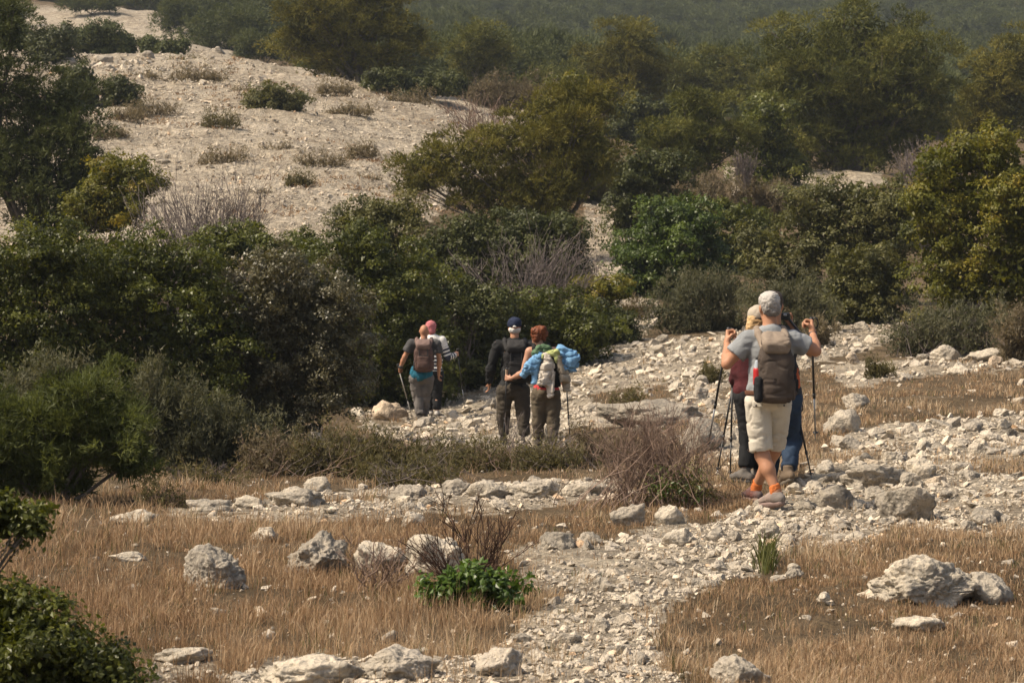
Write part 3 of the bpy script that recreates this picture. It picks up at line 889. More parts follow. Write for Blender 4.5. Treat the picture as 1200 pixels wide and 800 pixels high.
PLANTS = {}
def plant(name, label, cat, foot, d, blobs, style='broad', mat='mastic', leaf=3.2, cl=14, dens=26, group=None, seed=0, trunk=True, tr=None, bark=None):
    rng = np.random.default_rng(1000 + seed + int(foot * 7) + int(d * 131))
    s = d / FPX
    x = float(P(foot, 400, d)[0]); base = np.array([x, d, float(ground(x, d))])
    root = empty(name, base, label, cat, group)
    pb = float(to_px(base)[1]); yb = max(b[1] + b[3] for b in blobs); is_tree = 'tree' in name or 'pine' in name
    if not is_tree and pb > yb - 4:
        if cat == 'bush' and max(b[2] for b in blobs) < 30 and d < 90:
            blobs = [(b[0], b[1] + pb - yb + 2, *b[2:]) for b in blobs]; trunk = False
        else:
            xl, xr = min(b[0] - b[2] for b in blobs), max(b[0] + b[2] for b in blobs)
            w = (xr - xl) / 2; hh = max((pb - yb) / 2 + 8, 8)
            blobs = list(blobs) + [((xl + xr) / 2 + o_ * w * 0.5, pb - hh * 0.7, w * 0.45, hh, 0.0) for o_ in (-1, 0, 1)]
    sp, cents = crown(blobs, d, style, leaf, cl, dens, rng)
    cr = sp.build('crown' if is_tree else 'foliage', LM[mat], root)
    PLANTS[label] = cr
    if trunk:
        st = Soup()
        r0 = tr if tr else max(0.02, 0.026 * max(b[2] for b in blobs) * s)
        for c, R, cc in cents[:14]:
            low = base + (c - base) * 0.0 + np.array([rng.normal(0, r0), rng.normal(0, r0), -0.1])
            tip = c + np.array([0, 0, R[2] * 0.3])
            pts = limb(st, low, tip, r0 * rng.uniform(0.6, 1.0), r0 * 0.25, rng, 0.10, 6, 8)
            for q in cc[:14]:
                k = rng.integers(3, 7)
                limb(st, pts[k], q, r0 * 0.3, max(0.25 * s, r0 * 0.06), rng, 0.14, 3, 5)
        st.build('trunk' if is_tree else 'stem', bark or M_BARK, root, smooth=True)
    return root

def twigs(name, label, foot, d, blobs, mat, nst=40, cat='shrub', thick=0.55, group=None, side=5, parent=None, part='stem', spread=0.4):
    """a leafless shrub: many forked twigs fanning up from the foot"""
    rng = np.random.default_rng(5000 + int(foot * 3 + d * 17))
    s = d / FPX
    x = float(P(foot, 400, d)[0]); base = np.array([x, d, float(ground(x, d))])
    if parent is not None: part = 'twig'
    root = parent or empty(name, base, label, cat, group)
    sp = Soup()
    for b in blobs:
        px, py, rx, ry = b[:4]
        c = P(px, py, d); R = np.array([rx * s, 0.6 * rx * s, ry * s])
        for i in range(nst):
            u = unit(rng.normal(size=3)); u[2] = abs(u[2]) * 0.9 + 0.1 * rng.normal()
            tip = c + unit(u) * R * rng.uniform(0.6, 1.05)
            foot_ = base + np.array([rng.normal(0, rx * s * spread * 0.4), rng.normal(0, rx * s * spread * 0.3), 0]); foot_[2] = float(ground(foot_[0], foot_[1])) - 0.03
            pts = limb(sp, foot_, tip, thick * 1.3 * s, thick * 0.45 * s, rng, 0.07, 3, 8)
            ln = np.linalg.norm(tip - foot_)
            for k in range(side):
                j = rng.integers(2, 7)
                dv = unit(unit(pts[j] - pts[j - 1]) + rng.normal(0, 0.55, 3) + np.array([0, 0, 0.35]))
                q = pts[j] + dv * ln * rng.uniform(0.12, 0.32)
                pp = limb(sp, pts[j], q, thick * 0.65 * s, thick * 0.32 * s, rng, 0.08, 3, 4)
                if side > 3:
                    dv = unit(dv + rng.normal(0, 0.6, 3) + np.array([0, 0, 0.2]))
                    limb(sp, pp[2], pp[2] + dv * ln * rng.uniform(0.06, 0.16), thick * 0.42 * s, thick * 0.28 * s, rng, 0.08, 3, 3)
    sp.build(part, mat, root)
    return root

G1 = 'shrubs of the dense thicket'
plant('evergreen_shrub', 'dark glossy evergreen shrub in the thicket cut by the left picture edge', 'shrub', 30, 32, [(10, 330, 70, 60), (60, 305, 55, 40), (15, 420, 75, 90), (70, 400, 60, 70), (-60, 400, 70, 100), (40, 480, 70, 50)], 'broad', 'mastic', 3.3, 15, 26, G1, 1)
plant('evergreen_shrub', 'large bright green glossy shrub in the left thicket below the bare grey twigs', 'shrub', 170, 33, [(150, 312, 66, 42), (120, 350, 60, 55), (218, 325, 52, 46), (170, 400, 90, 75), (250, 400, 55, 70), (215, 470, 90, 55), (130, 470, 80, 60)], 'broad', 'mastic', 3.3, 15, 26, G1, 2)
plant('olive_shrub', 'greyish olive small-leaved shrub in the middle of the thicket', 'shrub', 340, 33.5, [(330, 345, 66, 50), (385, 370, 50, 65), (320, 420, 70, 70), (380, 440, 55, 60), (330, 490, 75, 40), (290, 470, 50, 50)], 'broad', 'olive', 2.8, 13, 30, G1, 3)
plant('evergreen_shrub', 'mid green shrub in the thicket left of the bald hiker', 'shrub', 430, 43, [(420, 300, 55, 36), (470, 335, 62, 46), (425, 370, 70, 62), (485, 395, 56, 52), (440, 430, 60, 38), (500, 440, 40, 25)], 'broad', 'mastic', 3.0, 13, 28, G1, 4)
plant('evergreen_shrub', 'dark green shrub filling the thicket behind the bald hiker and striped arm', 'shrub', 545, 45, [(540, 360, 52, 36), (575, 370, 45, 40), (520, 410, 60, 50), (570, 415, 55, 45), (550, 445, 50, 25)], 'broad', 'dark', 3.0, 13, 28, G1, 5)
plant('evergreen_shrub', 'leafy green shrub right behind the red-haired hiker', 'shrub', 655, 46, [(640, 378, 56, 34), (685, 390, 42, 34), (625, 405, 55, 34), (672, 412, 36, 22)], 'broad', 'mastic', 2.9, 12, 28, G1, 6)
plant('evergreen_shrub', 'small yellowish green shrub by the bend of the upper path', 'shrub', 705, 52, [(705, 345, 36, 18), (690, 357, 34, 14)], 'broad', 'gold', 2.8, 11, 26, G1, 7)
plant('evergreen_shrub', 'small dark shiny shrub at the foot of the upper path', 'shrub', 715, 49, [(712, 380, 28, 18), (728, 386, 16, 12)], 'broad', 'dark', 3.0, 11, 26, G1, 8)
plant('evergreen_shrub', 'broad dark olive shrub under the spreading pine in the middle', 'shrub', 610, 56, [(560, 285, 60, 34), (620, 280, 60, 30), (652, 275, 38, 32), (520, 300, 45, 34), (595, 315, 85, 30), (658, 310, 24, 24)], 'broad', 'dark', 2.8, 12, 28, G1, 9)
plant('evergreen_shrub', 'row-end round green shrub peeking up left behind the olive shrub', 'shrub', 268, 46, [(268, 285, 24, 20), (262, 305, 26, 24)], 'broad', 'mastic', 3.0, 12, 26, G1, 10)
plant('evergreen_shrub', 'low green shrub between two others behind the olive shrub top', 'shrub', 315, 47, [(300, 290, 26, 17), (328, 292, 24, 14), (315, 308, 40, 22)], 'broad', 'mastic', 3.0, 12, 26, G1, 11)
plant('evergreen_shrub', 'loose green shrub top against the pale slope, above the olive shrub', 'shrub', 358, 48, [(352, 290, 20, 14), (372, 296, 18, 16), (360, 312, 36, 18)], 'broad', 'mastic', 3.0, 12, 22, G1, 12)
plant('olive_shrub', 'khaki shrub on the slope edge, left of the spreading pine foot', 'shrub', 440, 53, [(455, 252, 48, 20), (420, 262, 36, 18), (440, 285, 55, 26)], 'broad', 'khaki', 2.8, 12, 28, G1, 13)
twigs('bare_shrub', 'leafless grey twiggy bush above the heads of the cap-wearing hiker and companion', 620, 47.5, [(600, 318, 80, 38), (660, 312, 50, 40)], M_TWIG, 46, group='leafless bushes')
twigs('bare_shrub', 'leafless pale twiggy bush against the gravel slope at left', 240, 49, [(238, 245, 84, 44), (205, 255, 50, 36), (280, 255, 44, 34)], M_TWIG, 50, group='leafless bushes')
twigs('bare_shrub', 'small leafless grey bush in the thicket beside the striped sleeve', 540, 44.4, [(540, 378, 22, 26)], M_TWIG, 16, group='leafless bushes')
twigs('bare_shrub', 'sparse bare brown bush on the slope behind the spreading pine', 570, 90, [(560, 132, 50, 24)], M_RTWIG, 40, group='leafless bushes')
twigs('bare_shrub', 'pinkish bare bush at right, below the biggest pine', 1082, 72, [(1080, 195, 34, 26)], M_TWIG, 70, group='leafless bushes')
twigs('bare_shrub', 'thin bare bush at the left end of the pale rock strip', 872, 86, [(872, 190, 16, 24)], M_TWIG, 36, group='leafless bushes')

# front of the thicket
plant('young_pine', 'young feathery pine leaning out over the dry grass at far left', 'tree', 60, 19.4, [(60, 520, 80, 48), (130, 512, 56, 42), (95, 470, 52, 40), (20, 550, 60, 40), (70, 565, 60, 30), (-30, 520, 60, 60), (150, 545, 30, 18)], 'needle', 'young', 4.4, 17, 30, None, 20, tr=0.03)
G2 = 'grey-green heath bushes in front of the thicket'
plant('heath_bush', 'grey-green spiky bush standing before the thicket right of the young pine', 'bush', 195, 25.2, [(185, 478, 48, 42), (215, 505, 50, 36), (165, 510, 40, 38), (200, 535, 60, 22)], 'spike', 'heath', 4.0, 15, 34, G2, 21)
plant('heath_bush', 'smaller spiky grey-green bush right of the tall one, below the olive shrub', 'bush', 260, 25.6, [(255, 508, 40, 28), (290, 518, 36, 22), (265, 535, 50, 22)], 'spike', 'heath', 4.0, 14, 32, G2, 22)
plant('heath_bush', 'pale spiky bush rising behind the young pine at the left edge', 'bush', 40, 26, [(35, 470, 46, 38), (75, 450, 34, 26), (15, 500, 40, 30)], 'spike', 'heath', 4.2, 15, 30, G2, 23)
G3 = 'low olive scrub in front of the hikers'
LOWS = [(325, 533, 50, 26, 'scrub', 'brownish low scrub under the olive shrub, left end of the scrub band'),
 (390, 530, 50, 26, 'weed', 'low olive scrub bush left of the bald hiker\'s feet'),
 (455, 530, 55, 24, 'weed', 'low dark olive scrub bush right in front of the bald hiker'),
 (520, 536, 52, 24, 'weed', 'low olive scrub bush between the two hiking pairs'),
 (585, 542, 50, 26, 'weed', 'straggly olive scrub hiding the feet of the cap-wearing hiker'),
 (645, 540, 46, 24, 'weed', 'straggly olive scrub hiding the feet of the red-haired hiker'),
 (702, 528, 46, 28, 'scrub', 'brownish low scrub between the red-haired hiker and reddish twigs'),
 (235, 562, 50, 20, 'weed', 'yellow-green weeds behind the cracked rock at left'),
 (190, 590, 34, 18, 'weed', 'small green weed clump beside the pale cracked rock'),
 (480, 556, 70, 12, 'weed', 'thin low weeds along the back of the rock line')]
for i, (x, y, rx, ry, mt, lab) in enumerate(LOWS):
    dd = 24.6 - 0.25 * (i % 3) - (2.0 if i in (7, 9) else 5.0 if i == 8 else 0)
    r = plant('scrub_bush', lab, 'bush', x, dd, [(x - rx * 0.3, y, rx * 0.7, ry), (x + rx * 0.35, y + 3, rx * 0.65, ry * 0.85), (x, y + 12, rx, ry * 0.6)], 'spike', mt, 3.2, 11, 10, G3, 30 + i)
    twigs('', '', x, dd, [(x, y - 6, rx * 1.05, ry * 1.2)], M_TWIG if i % 2 else M_RTWIG, 34, parent=r, thick=0.4, spread=1.6, side=3)
twigs('dry_weed', 'pale thin stems rising before the legs of the cap-wearing hiker', 596, 26.5, [(596, 505, 40, 34)], M_TWIG, 20, 'weed', 0.4, side=3)
twigs('dry_weed', 'pale thin stems rising before the red-haired hiker', 640, 26.5, [(642, 515, 30, 26)], M_TWIG, 16, 'weed', 0.4, side=3)

# the two dry twiggy plants in front, with leaves at their feet
r = twigs('twiggy_shrub', 'reddish brown broom-like shrub with green leaves at its right foot, left of the poles', 770, 18.9, [(735, 532, 64, 56), (797, 528, 60, 62), (762, 508, 50, 42)], M_RTWIG, 66, thick=0.46, spread=1.9)
def leaf_patch(root, blobs, d, mat, leaf, cl, dens, seed):
    sp, _ = crown(blobs, d, 'broad', leaf, cl, dens, np.random.default_rng(seed)); sp.build('foliage', LM[mat], root)
leaf_patch(r, [(800, 568, 40, 22), (775, 580, 30, 12), (825, 580, 22, 12)], 18.7, 'weed', 3.6, 11, 3, 61)
leaf_patch(r, [(800, 570, 36, 20)], 18.6, 'bright', 3.6, 11, 1.6, 62)
r = twigs('twiggy_shrub', 'tall dark dead stalks over a patch of bright green leaves, beside the path', 556, 13.2, [(545, 625, 62, 62), (590, 640, 44, 56), (500, 650, 40, 40)], M_DTWIG, 13, thick=0.85, spread=0.35, side=6)
leaf_patch(r, [(545, 688, 42, 20), (578, 696, 34, 22), (520, 694, 18, 14)], 12.7, 'fresh', 8.5, 18, 13, 63)
leaf_patch(r, [(585, 712, 26, 16), (548, 712, 30, 10)], 13.0, 'weed', 6.0, 16, 12, 64)
twigs('twiggy_shrub', 'thin dry reddish stems left of the tall dead stalks', 440, 13.4, [(425, 655, 60, 36), (470, 665, 36, 34)], M_RTWIG, 16, thick=0.75, spread=0.8, side=5)
twigs('dry_weed', 'wispy dry stems with narrow leaves in the grass below the orange socks', 905, 15.8, [(900, 640, 30, 26), (930, 640, 20, 24)], M_DTWIG, 9, 'weed', 0.7, side=4)
q_ = at(np.full(26, 898.0) + RNG.normal(0, 6, 26), np.full(26, 662.0) + RNG.normal(0, 4, 26))
sp = Soup(); V, Q, T, ti = blades(q_, np.full(26, 0.22), np.full(26, 0.008), 6, np.full(26, 0.04), np.full(26, 0.6), 0.4); sp.add(V, T, Q, ti)
o = sp.build('weed', M_HERB, origin=q_.mean(0)); tag(o, 'green strap-leaved tuft under the wispy stems below the orange socks', 'weed')

# near bush, bottom left
plant('evergreen_shrub', 'near dark leafy bush filling the bottom left corner', 'shrub', 20, 9.6, [(20, 760, 70, 56), (80, 790, 60, 44), (130, 800, 44, 34), (0, 730, 30, 30), (60, 745, 40, 28), (-50, 780, 60, 60)], 'broad', 'mastic', 8.0, 26, 30, None, 40)
plant('evergreen_shrub', 'near leafy branch tip reaching in at the left edge above the dark corner bush', 'shrub', -190, 9.8, [(10, 602, 36, 15), (-25, 615, 40, 24), (38, 616, 12, 8), (-70, 635, 40, 36)], 'broad', 'mastic', 8.0, 22, 24, None, 41)

# upper left
plant('pine_tree', 'tall dark pine at the upper left edge', 'tree', 45, 57, [(25, 110, 36, 34), (70, 125, 42, 36), (30, 165, 44, 40), (85, 165, 36, 34), (-10, 200, 50, 50), (45, 215, 55, 40), (95, 205, 36, 32), (10, 30, 22, 40), (-20, 90, 40, 50), (60, 255, 60, 26)], 'needle', 'bluepine', 3.4, 15, 26, None, 50, tr=0.12)
plant('evergreen_shrub', 'yellow-topped bush at the right of the tall dark pine', 'shrub', 130, 54, [(140, 208, 48, 24), (165, 215, 26, 20), (105, 240, 40, 24), (140, 240, 40, 24), (115, 260, 40, 18)], 'broad', 'gold', 2.7, 11, 26, None, 51)
RB = 'bushes of the bare ridge'
plant('round_bush', 'dark round bush standing on the crest of the bare ridge, upper left', 'bush', 62, 108, [(60, 46, 24, 17), (72, 52, 18, 12), (48, 54, 14, 10)], 'broad', 'dark', 2.4, 9, 24, RB, 52)
plant('round_bush', 'hazy grey-green bush just behind the ridge crest, right of the dark round one', 'bush', 112, 128, [(112, 40, 26, 14), (128, 46, 20, 9), (98, 46, 16, 9)], 'broad', 'bluepine', 2.4, 9, 24, RB, 53)
plant('round_bush', 'wide hazy bush behind the ridge at the far upper left', 'bush', 24, 128, [(22, 42, 26, 18), (5, 35, 22, 20)], 'broad', 'bluepine', 2.4, 9, 24, RB, 54)
plant('round_bush', 'small dark bush low behind the ridge crest', 'bush', 150, 128, [(148, 50, 12, 6)], 'broad', 'bluepine', 2.4, 8, 24, RB, 55)
plant('round_bush', 'pair of low hazy bushes behind the ridge, left one', 'bush', 182, 132, [(178, 54, 13, 6)], 'broad', 'bluepine', 2.4, 8, 24, RB, 56)
plant('round_bush', 'pair of low hazy bushes behind the ridge, right and bigger one', 'bush', 205, 130, [(203, 55, 14, 8)], 'broad', 'bluepine', 2.4, 8, 24, RB, 57)
plant('round_bush', 'dark bush below the ridge crest right of the tall dark pine top', 'bush', 96, 92, [(96, 92, 24, 16), (85, 98, 20, 13)], 'broad', 'dark', 2.4, 9, 24, RB, 58)
plant('round_bush', 'small pointed dark bush on the gravel slope right of the dark pine', 'bush', 141, 92, [(139, 100, 10, 9), (146, 106, 17, 7), (128, 108, 12, 5)], 'broad', 'dark', 2.4, 8, 22, RB, 59)
plant('round_bush', 'lone rounded olive bush in the middle of the bare gravel slope', 'bush', 326, 94, [(322, 112, 24, 15), (342, 120, 18, 9), (306, 121, 14, 8)], 'broad', 'khaki', 2.4, 9, 26, RB, 60)
FH = 'hazy pines on the second hill'
for i, (x, y, rx, ry, dd, lab) in enumerate([(108, 4, 34, 10, 215, 'hazy low pine at the top edge, on the second bare slope'), (212, 18, 28, 20, 190, 'hazy dark pine at the right edge of the second bare slope'), (268, 32, 50, 30, 175, 'big hazy pine mass behind the left end of the ridge pine'), (255, 8, 44, 18, 230, 'hazy pine at the top edge above the big hazy mass'), (308, 52, 34, 18, 160, 'low hazy pine between the big hazy mass and the ridge pine'), (170, -6, 18, 10, 235, 'small hazy pine at the top edge in the gap of the second slope'), (10, 14, 22, 14, 200, 'hazy pine on the second slope at the top left corner')]):
    plant('far_pine', lab, 'tree', x, dd, [(x, y, rx, ry), (x - rx * 0.5, y + ry * 0.4, rx * 0.6, ry * 0.7), (x + rx * 0.5, y + ry * 0.4, rx * 0.55, ry * 0.7)], 'needle', 'bluepine', 2.2, 9, 22, FH, 70 + i)

# middle and right trees
plant('pine_tree', 'broad yellow-green pine on the crest of the bare slope, top centre-left', 'tree', 418, 113, [(375, 20, 52, 36), (432, 22, 52, 36), (405, 55, 52, 28), (478, 42, 34, 18), (450, 72, 44, 18), (350, 46, 32, 26), (400, 82, 54, 14), (420, -10, 60, 20)], 'needle', 'goldpine', 2.7, 12, 28, None, 80, tr=0.22)
plant('round_bush', 'low dark hedge-like bush on the crest right under the broad pine', 'bush', 490, 108, [(455, 93, 36, 7), (500, 98, 44, 8), (540, 99, 16, 7)], 'broad', 'dark', 2.3, 8, 24, RB, 81)
BP = 'pines beyond the slope'
plant('pine_tree', 'small pale pine standing in the gap right of the broad crest pine', 'tree', 562, 136, [(565, 48, 30, 24), (550, 65, 28, 18), (582, 68, 24, 16), (562, 82, 36, 16)], 'needle', 'pine', 2.5, 10, 24, BP, 82)
plant('pine_tree', 'leaning pine with a rounded top behind the spreading pine', 'tree', 740, 130, [(738, 52, 40, 26), (705, 72, 32, 22), (762, 76, 30, 22), (735, 92, 48, 22), (760, 105, 30, 16)], 'needle', 'goldpine', 2.5, 11, 26, BP, 83, tr=0.2)
plant('pine_tree', 'shadowy pine at the left flank of the biggest pine', 'tree', 835, 140, [(838, 84, 40, 26), (800, 96, 36, 22), (850, 105, 40, 22)], 'needle', 'pine', 2.5, 10, 24, BP, 84)
plant('pine_tree', 'low hazy pine left of the leaning pine', 'tree', 650, 142, [(720, 118, 40, 14), (650, 92, 44, 16), (620, 100, 32, 12), (680, 96, 24, 14)], 'needle', 'pine', 2.4, 10, 22, BP, 85)
plant('pine_tree', 'wide spreading low pine in the centre above the leafless bush', 'tree', 640, 68, [(500, 193, 48, 20), (555, 182, 54, 30), (610, 165, 56, 34), (672, 158, 52, 36), (700, 118, 34, 20), (650, 130, 50, 26), (632, 215, 62, 28), (560, 218, 50, 22), (695, 195, 40, 30), (490, 215, 34, 14), (600, 240, 70, 24), (640, 240, 40, 22)], 'needle', 'goldpine', 2.9, 13, 24, None, 86, tr=0.13)
plant('evergreen_shrub', 'golden-topped shrub on the upper left of the spreading pine', 'shrub', 672, 84, [(668, 108, 28, 14), (690, 120, 26, 14)], 'broad', 'gold', 2.5, 9, 24, None, 87)
plant('pine_tree', 'round-headed green pine standing left of the biggest pine', 'tree', 812, 83, [(818, 130, 44, 24), (785, 158, 38, 28), (838, 165, 38, 30), (810, 185, 48, 24), (775, 195, 36, 22)], 'needle', 'pine', 2.8, 12, 28, BP, 88, tr=0.15)
plant('evergreen_shrub', 'dark shadowed shrub between the spreading pine and the round-headed pine', 'shrub', 755, 74, [(752, 200, 34, 26), (780, 205, 28, 20), (735, 215, 24, 18)], 'broad', 'dark', 2.7, 11, 26, None, 89)
plant('pine_tree', 'biggest pine, a broad dark domed crown at upper right', 'tree', 1000, 97, [(935, 62, 54, 40), (1000, 45, 66, 42), (1062, 70, 52, 44), (955, 105, 66, 40), (1035, 112, 66, 42), (910, 125, 40, 34), (1080, 118, 42, 34), (985, 150, 74, 34), (1050, 160, 56, 30), (940, 165, 50, 28), (1000, 185, 70, 20)], 'needle', 'pine', 2.9, 14, 30, None, 90, tr=0.3)
plant('evergreen_shrub', 'brighter green shrub under the left side of the biggest pine', 'shrub', 896, 90, [(898, 140, 34, 24), (890, 168, 36, 24), (915, 180, 30, 18)], 'broad', 'mastic', 2.6, 11, 26, None, 91)
plant('pine_tree', 'yellowish olive pine at the upper right edge', 'tree', 1165, 104, [(1168, 92, 44, 38), (1140, 130, 40, 30), (1185, 135, 40, 36), (1150, 160, 44, 26), (1205, 70, 40, 36)], 'needle', 'goldpine', 2.7, 12, 26, BP, 92)
G5 = 'shrubs of the right slope'
plant('evergreen_shrub', 'tall yellow-green shrub at the right edge', 'shrub', 1150, 47.5, [(1105, 195, 42, 30), (1165, 185, 46, 34), (1088, 240, 34, 36), (1150, 240, 56, 44), (1190, 260, 46, 60), (1110, 285, 46, 36), (1175, 325, 50, 46), (1120, 335, 48, 36), (1150, 365, 50, 22), (1230, 300, 50, 70)], 'broad', 'gold', 3.2, 14, 28, G5, 93, tr=0.07)
plant('olive_shrub', 'large khaki green shrub left of the yellow-green one', 'shrub', 985, 57, [(1010, 235, 56, 28), (955, 255, 56, 32), (905, 295, 36, 34), (1045, 262, 36, 34), (990, 290, 70, 36), (930, 325, 44, 28), (1040, 310, 34, 34)], 'broad', 'khaki', 2.8, 13, 30, G5, 94)
plant('olive_shrub', 'rounded khaki shrub at the foot of the large khaki one, above pale rocks', 'shrub', 1005, 50.5, [(1000, 312, 44, 26), (1035, 328, 32, 26), (985, 340, 38, 20), (1012, 350, 46, 14)], 'broad', 'khaki', 2.8, 12, 30, G5, 95)
plant('evergreen_shrub', 'bright green domed shrub right of the upper path', 'shrub', 785, 60, [(775, 262, 42, 26), (815, 268, 36, 28), (742, 298, 32, 22), (790, 300, 52, 30), (765, 325, 46, 20), (825, 310, 32, 24)], 'broad', 'bright', 2.8, 12, 28, G5, 96)
plant('evergreen_shrub', 'green shrub behind, right of the bright domed shrub', 'shrub', 866, 66, [(866, 255, 34, 22), (880, 275, 28, 22), (850, 290, 28, 20)], 'broad', 'mastic', 2.7, 11, 26, G5, 97)
plant('heath_bush', 'wide grey-green heath below the bright domed shrub', 'bush', 818, 50, [(815, 350, 46, 26), (850, 345, 36, 24), (790, 368, 34, 20), (830, 372, 52, 18)], 'spike', 'heath', 3.0, 11, 19, G5, 98)
plant('heath_bush', 'grey-green heath behind the hiker with grey hair', 'bush', 930, 48, [(935, 345, 36, 22), (905, 355, 30, 20), (950, 362, 34, 14)], 'spike', 'heath', 3.0, 11, 19, G5, 99)
LAV = plant('heath_bush', 'grey lavender-like scrub before the yellow-green shrub', 'bush', 1105, 40.5, [(1100, 382, 46, 22), (1140, 378, 40, 24), (1070, 392, 36, 18), (1110, 402, 60, 12)], 'spike', 'heath', 3.0, 11, 15, G5, 100)
twigs('', '', 1108, 40.5, [(1085, 385, 50, 26), (1135, 380, 50, 28)], M_TWIG, 50, parent=LAV, thick=0.4, spread=1.5, side=3)
plant('heath_bush', 'brown spiky scrub at the right picture edge', 'bush', 1195, 38, [(1195, 392, 28, 20), (1225, 390, 30, 24)], 'spike', 'scrub', 3.4, 12, 30, G5, 101)
plant('scrub_bush', 'small brown dry bush right of the raised hand', 'bush', 962, 44, [(962, 374, 16, 12)], 'spike', 'scrub', 3.2, 10, 26, G5, 102)
plant('scrub_bush', 'small green tussock in the rubble right of the raised hand', 'bush', 1028, 35, [(1028, 420, 18, 9)], 'spike', 'weed', 3.4, 10, 30, G5, 103)
plant('scrub_bush', 'small green tussock on the pale stones left of the trekking hands', 'bush', 831, 38, [(831, 402, 16, 6)], 'spike', 'weed', 3.4, 9, 28, G5, 104)
plant('scrub_bush', 'small green tussock above the whaleback slab', 'bush', 745, 34, [(745, 442, 20, 10)], 'spike', 'weed', 3.4, 10, 26, G5, 105)
plant('scrub_bush', 'brown scrub along the upper path below the bright domed shrub', 'bush', 742, 54, [(742, 362, 24, 10)], 'spike', 'scrub', 3.0, 10, 24, G5, 106)
plant('scrub_bush', 'brown scrub below the pale rock strip, upper right', 'bush', 890, 78, [(885, 228, 36, 12), (915, 232, 26, 10)], 'spike', 'scrub', 2.6, 9, 26, G5, 107)
plant('scrub_bush', 'brownish scrub under the leaning pine', 'bush', 580, 112, [(570, 105, 40, 8), (610, 108, 36, 9), (650, 112, 34, 10)], 'spike', 'scrub', 2.4, 9, 24, G5, 108)

plant('scrub_bush', 'brownish scrub around the trunk of the round-headed pine', 'bush', 800, 80, [(780, 226, 34, 10), (825, 224, 30, 10)], 'spike', 'scrub', 2.6, 9, 26, G5, 109)
plant('scrub_bush', 'olive scrub behind the top of the upper path', 'bush', 728, 84, [(715, 212, 34, 12), (745, 216, 26, 10)], 'spike', 'weed', 2.6, 9, 26, G5, 110)
plant('evergreen_shrub', 'dark shrub closing the gap under the leaning pine trunk', 'shrub', 742, 122, [(735, 128, 36, 12), (765, 130, 28, 12)], 'broad', 'dark', 2.4, 9, 26, G5, 111)
MATS = [(215, 72, 22, 5), (232, 92, 30, 5), (180, 131, 26, 6), (150, 138, 16, 5), (258, 146, 22, 5), (262, 190, 30, 5), (375, 192, 26, 5), (322, 176, 16, 4), (440, 104, 22, 5), (478, 122, 26, 5), (392, 108, 20, 5), (128, 158, 18, 8), (350, 215, 14, 4), (300, 228, 20, 4), (425, 182, 16, 4), (165, 90, 18, 4), (500, 108, 18, 5), (412, 132, 24, 4), (430, 212, 14, 4), (285, 108, 14, 4)]
for i, (x, y, rx, ry) in enumerate(MATS):
    q = at([x], [y + ry * 0.6])[0]
    if not np.isnan(q[0]): plant('dry_tussock', 'low dry brownish tussock mat on the bare gravel slope', 'tussock', x, float(q[1]), [(x, y, rx * (0.6 + 0.25 * (i % 4)), ry * (0.35 + 0.15 * (i % 3))), (x + rx * 0.6, y + 1, rx * 0.7, ry * 0.5), (x - rx * 0.7, y + 2, rx * 0.5, ry * 0.4)], 'spike', 'straw' if i % 4 else 'weed', 2.2, 8, 6, 'tussocks on the gravel slope', 150 + i, trunk=False)
# ------------------------------------------------------------------ the far wooded hillside: one mass, instanced
def far_forest():
    n = 9000
    y = RNG.uniform(150, 900, n); x = y * RNG.uniform(-0.42, 0.42, n)
    z = ground(x, y); px, py = to_px(np.stack([x, y, z], -1))
    bare = (px < 275) & (y < 262) | (y < 205) & (px < 360)
    keep = ~bare & (RNG.random(n) < np.where(y < 240, 0.28, np.clip(y / 900 + 0.25, 0, 1)))
    V = np.stack([x, y, z], -1)[keep]
    me = bpy.data.meshes.new('far_forest'); me.vertices.add(len(V)); me.vertices.foreach_set('co', V.astype(np.float32).ravel()); me.update()
    o = bpy.data.objects.new('far_forest', me); COL.objects.link(o); o['kind'] = 'stuff'
    o['label'] = 'hazy blue-green pine wood covering the far hillside'
    ng = bpy.data.node_groups.new('forest_scatter', 'GeometryNodeTree')
    ng.interface.new_socket('Geometry', in_out='INPUT', socket_type='NodeSocketGeometry')
    ng.interface.new_socket('Geometry', in_out='OUTPUT', socket_type='NodeSocketGeometry')
    gi, go = ng.nodes.new('NodeGroupInput'), ng.nodes.new('NodeGroupOutput')
    jn = ng.nodes.new('GeometryNodeJoinGeometry')
    for lab in ('hazy dark pine at the right edge of the second bare slope', 'low hazy pine between the big hazy mass and the ridge pine', 'hazy pine on the second slope at the top left corner'):
        oi = ng.nodes.new('GeometryNodeObjectInfo'); oi.inputs['Object'].default_value = PLANTS[lab]; oi.inputs['As Instance'].default_value = True
        ng.links.new(oi.outputs['Geometry'], jn.inputs[0])
    ip = ng.nodes.new('GeometryNodeInstanceOnPoints'); ip.inputs['Pick Instance'].default_value = True
    ng.links.new(gi.outputs[0], ip.inputs['Points']); ng.links.new(jn.outputs[0], ip.inputs['Instance'])
    rv = ng.nodes.new('FunctionNodeRandomValue'); rv.data_type = 'FLOAT_VECTOR'
    rv.inputs[0].default_value = (0, 0, 0); rv.inputs[1].default_value = (0, 0, 6.283)
    ng.links.new(rv.outputs[0], ip.inputs['Rotation'])
    rs = ng.nodes.new('FunctionNodeRandomValue'); rs.data_type = 'FLOAT_VECTOR'; rs.inputs['Seed'].default_value = 5
    rs.inputs[0].default_value = (1.0, 1.0, 1.0); rs.inputs[1].default_value = (1.7, 1.7, 1.75)
    ng.links.new(rs.outputs[0], ip.inputs['Scale'])
    ng.links.new(ip.outputs[0], go.inputs[0])
    md = o.modifiers.new('scatter', 'NODES'); md.node_group = ng
far_forest()

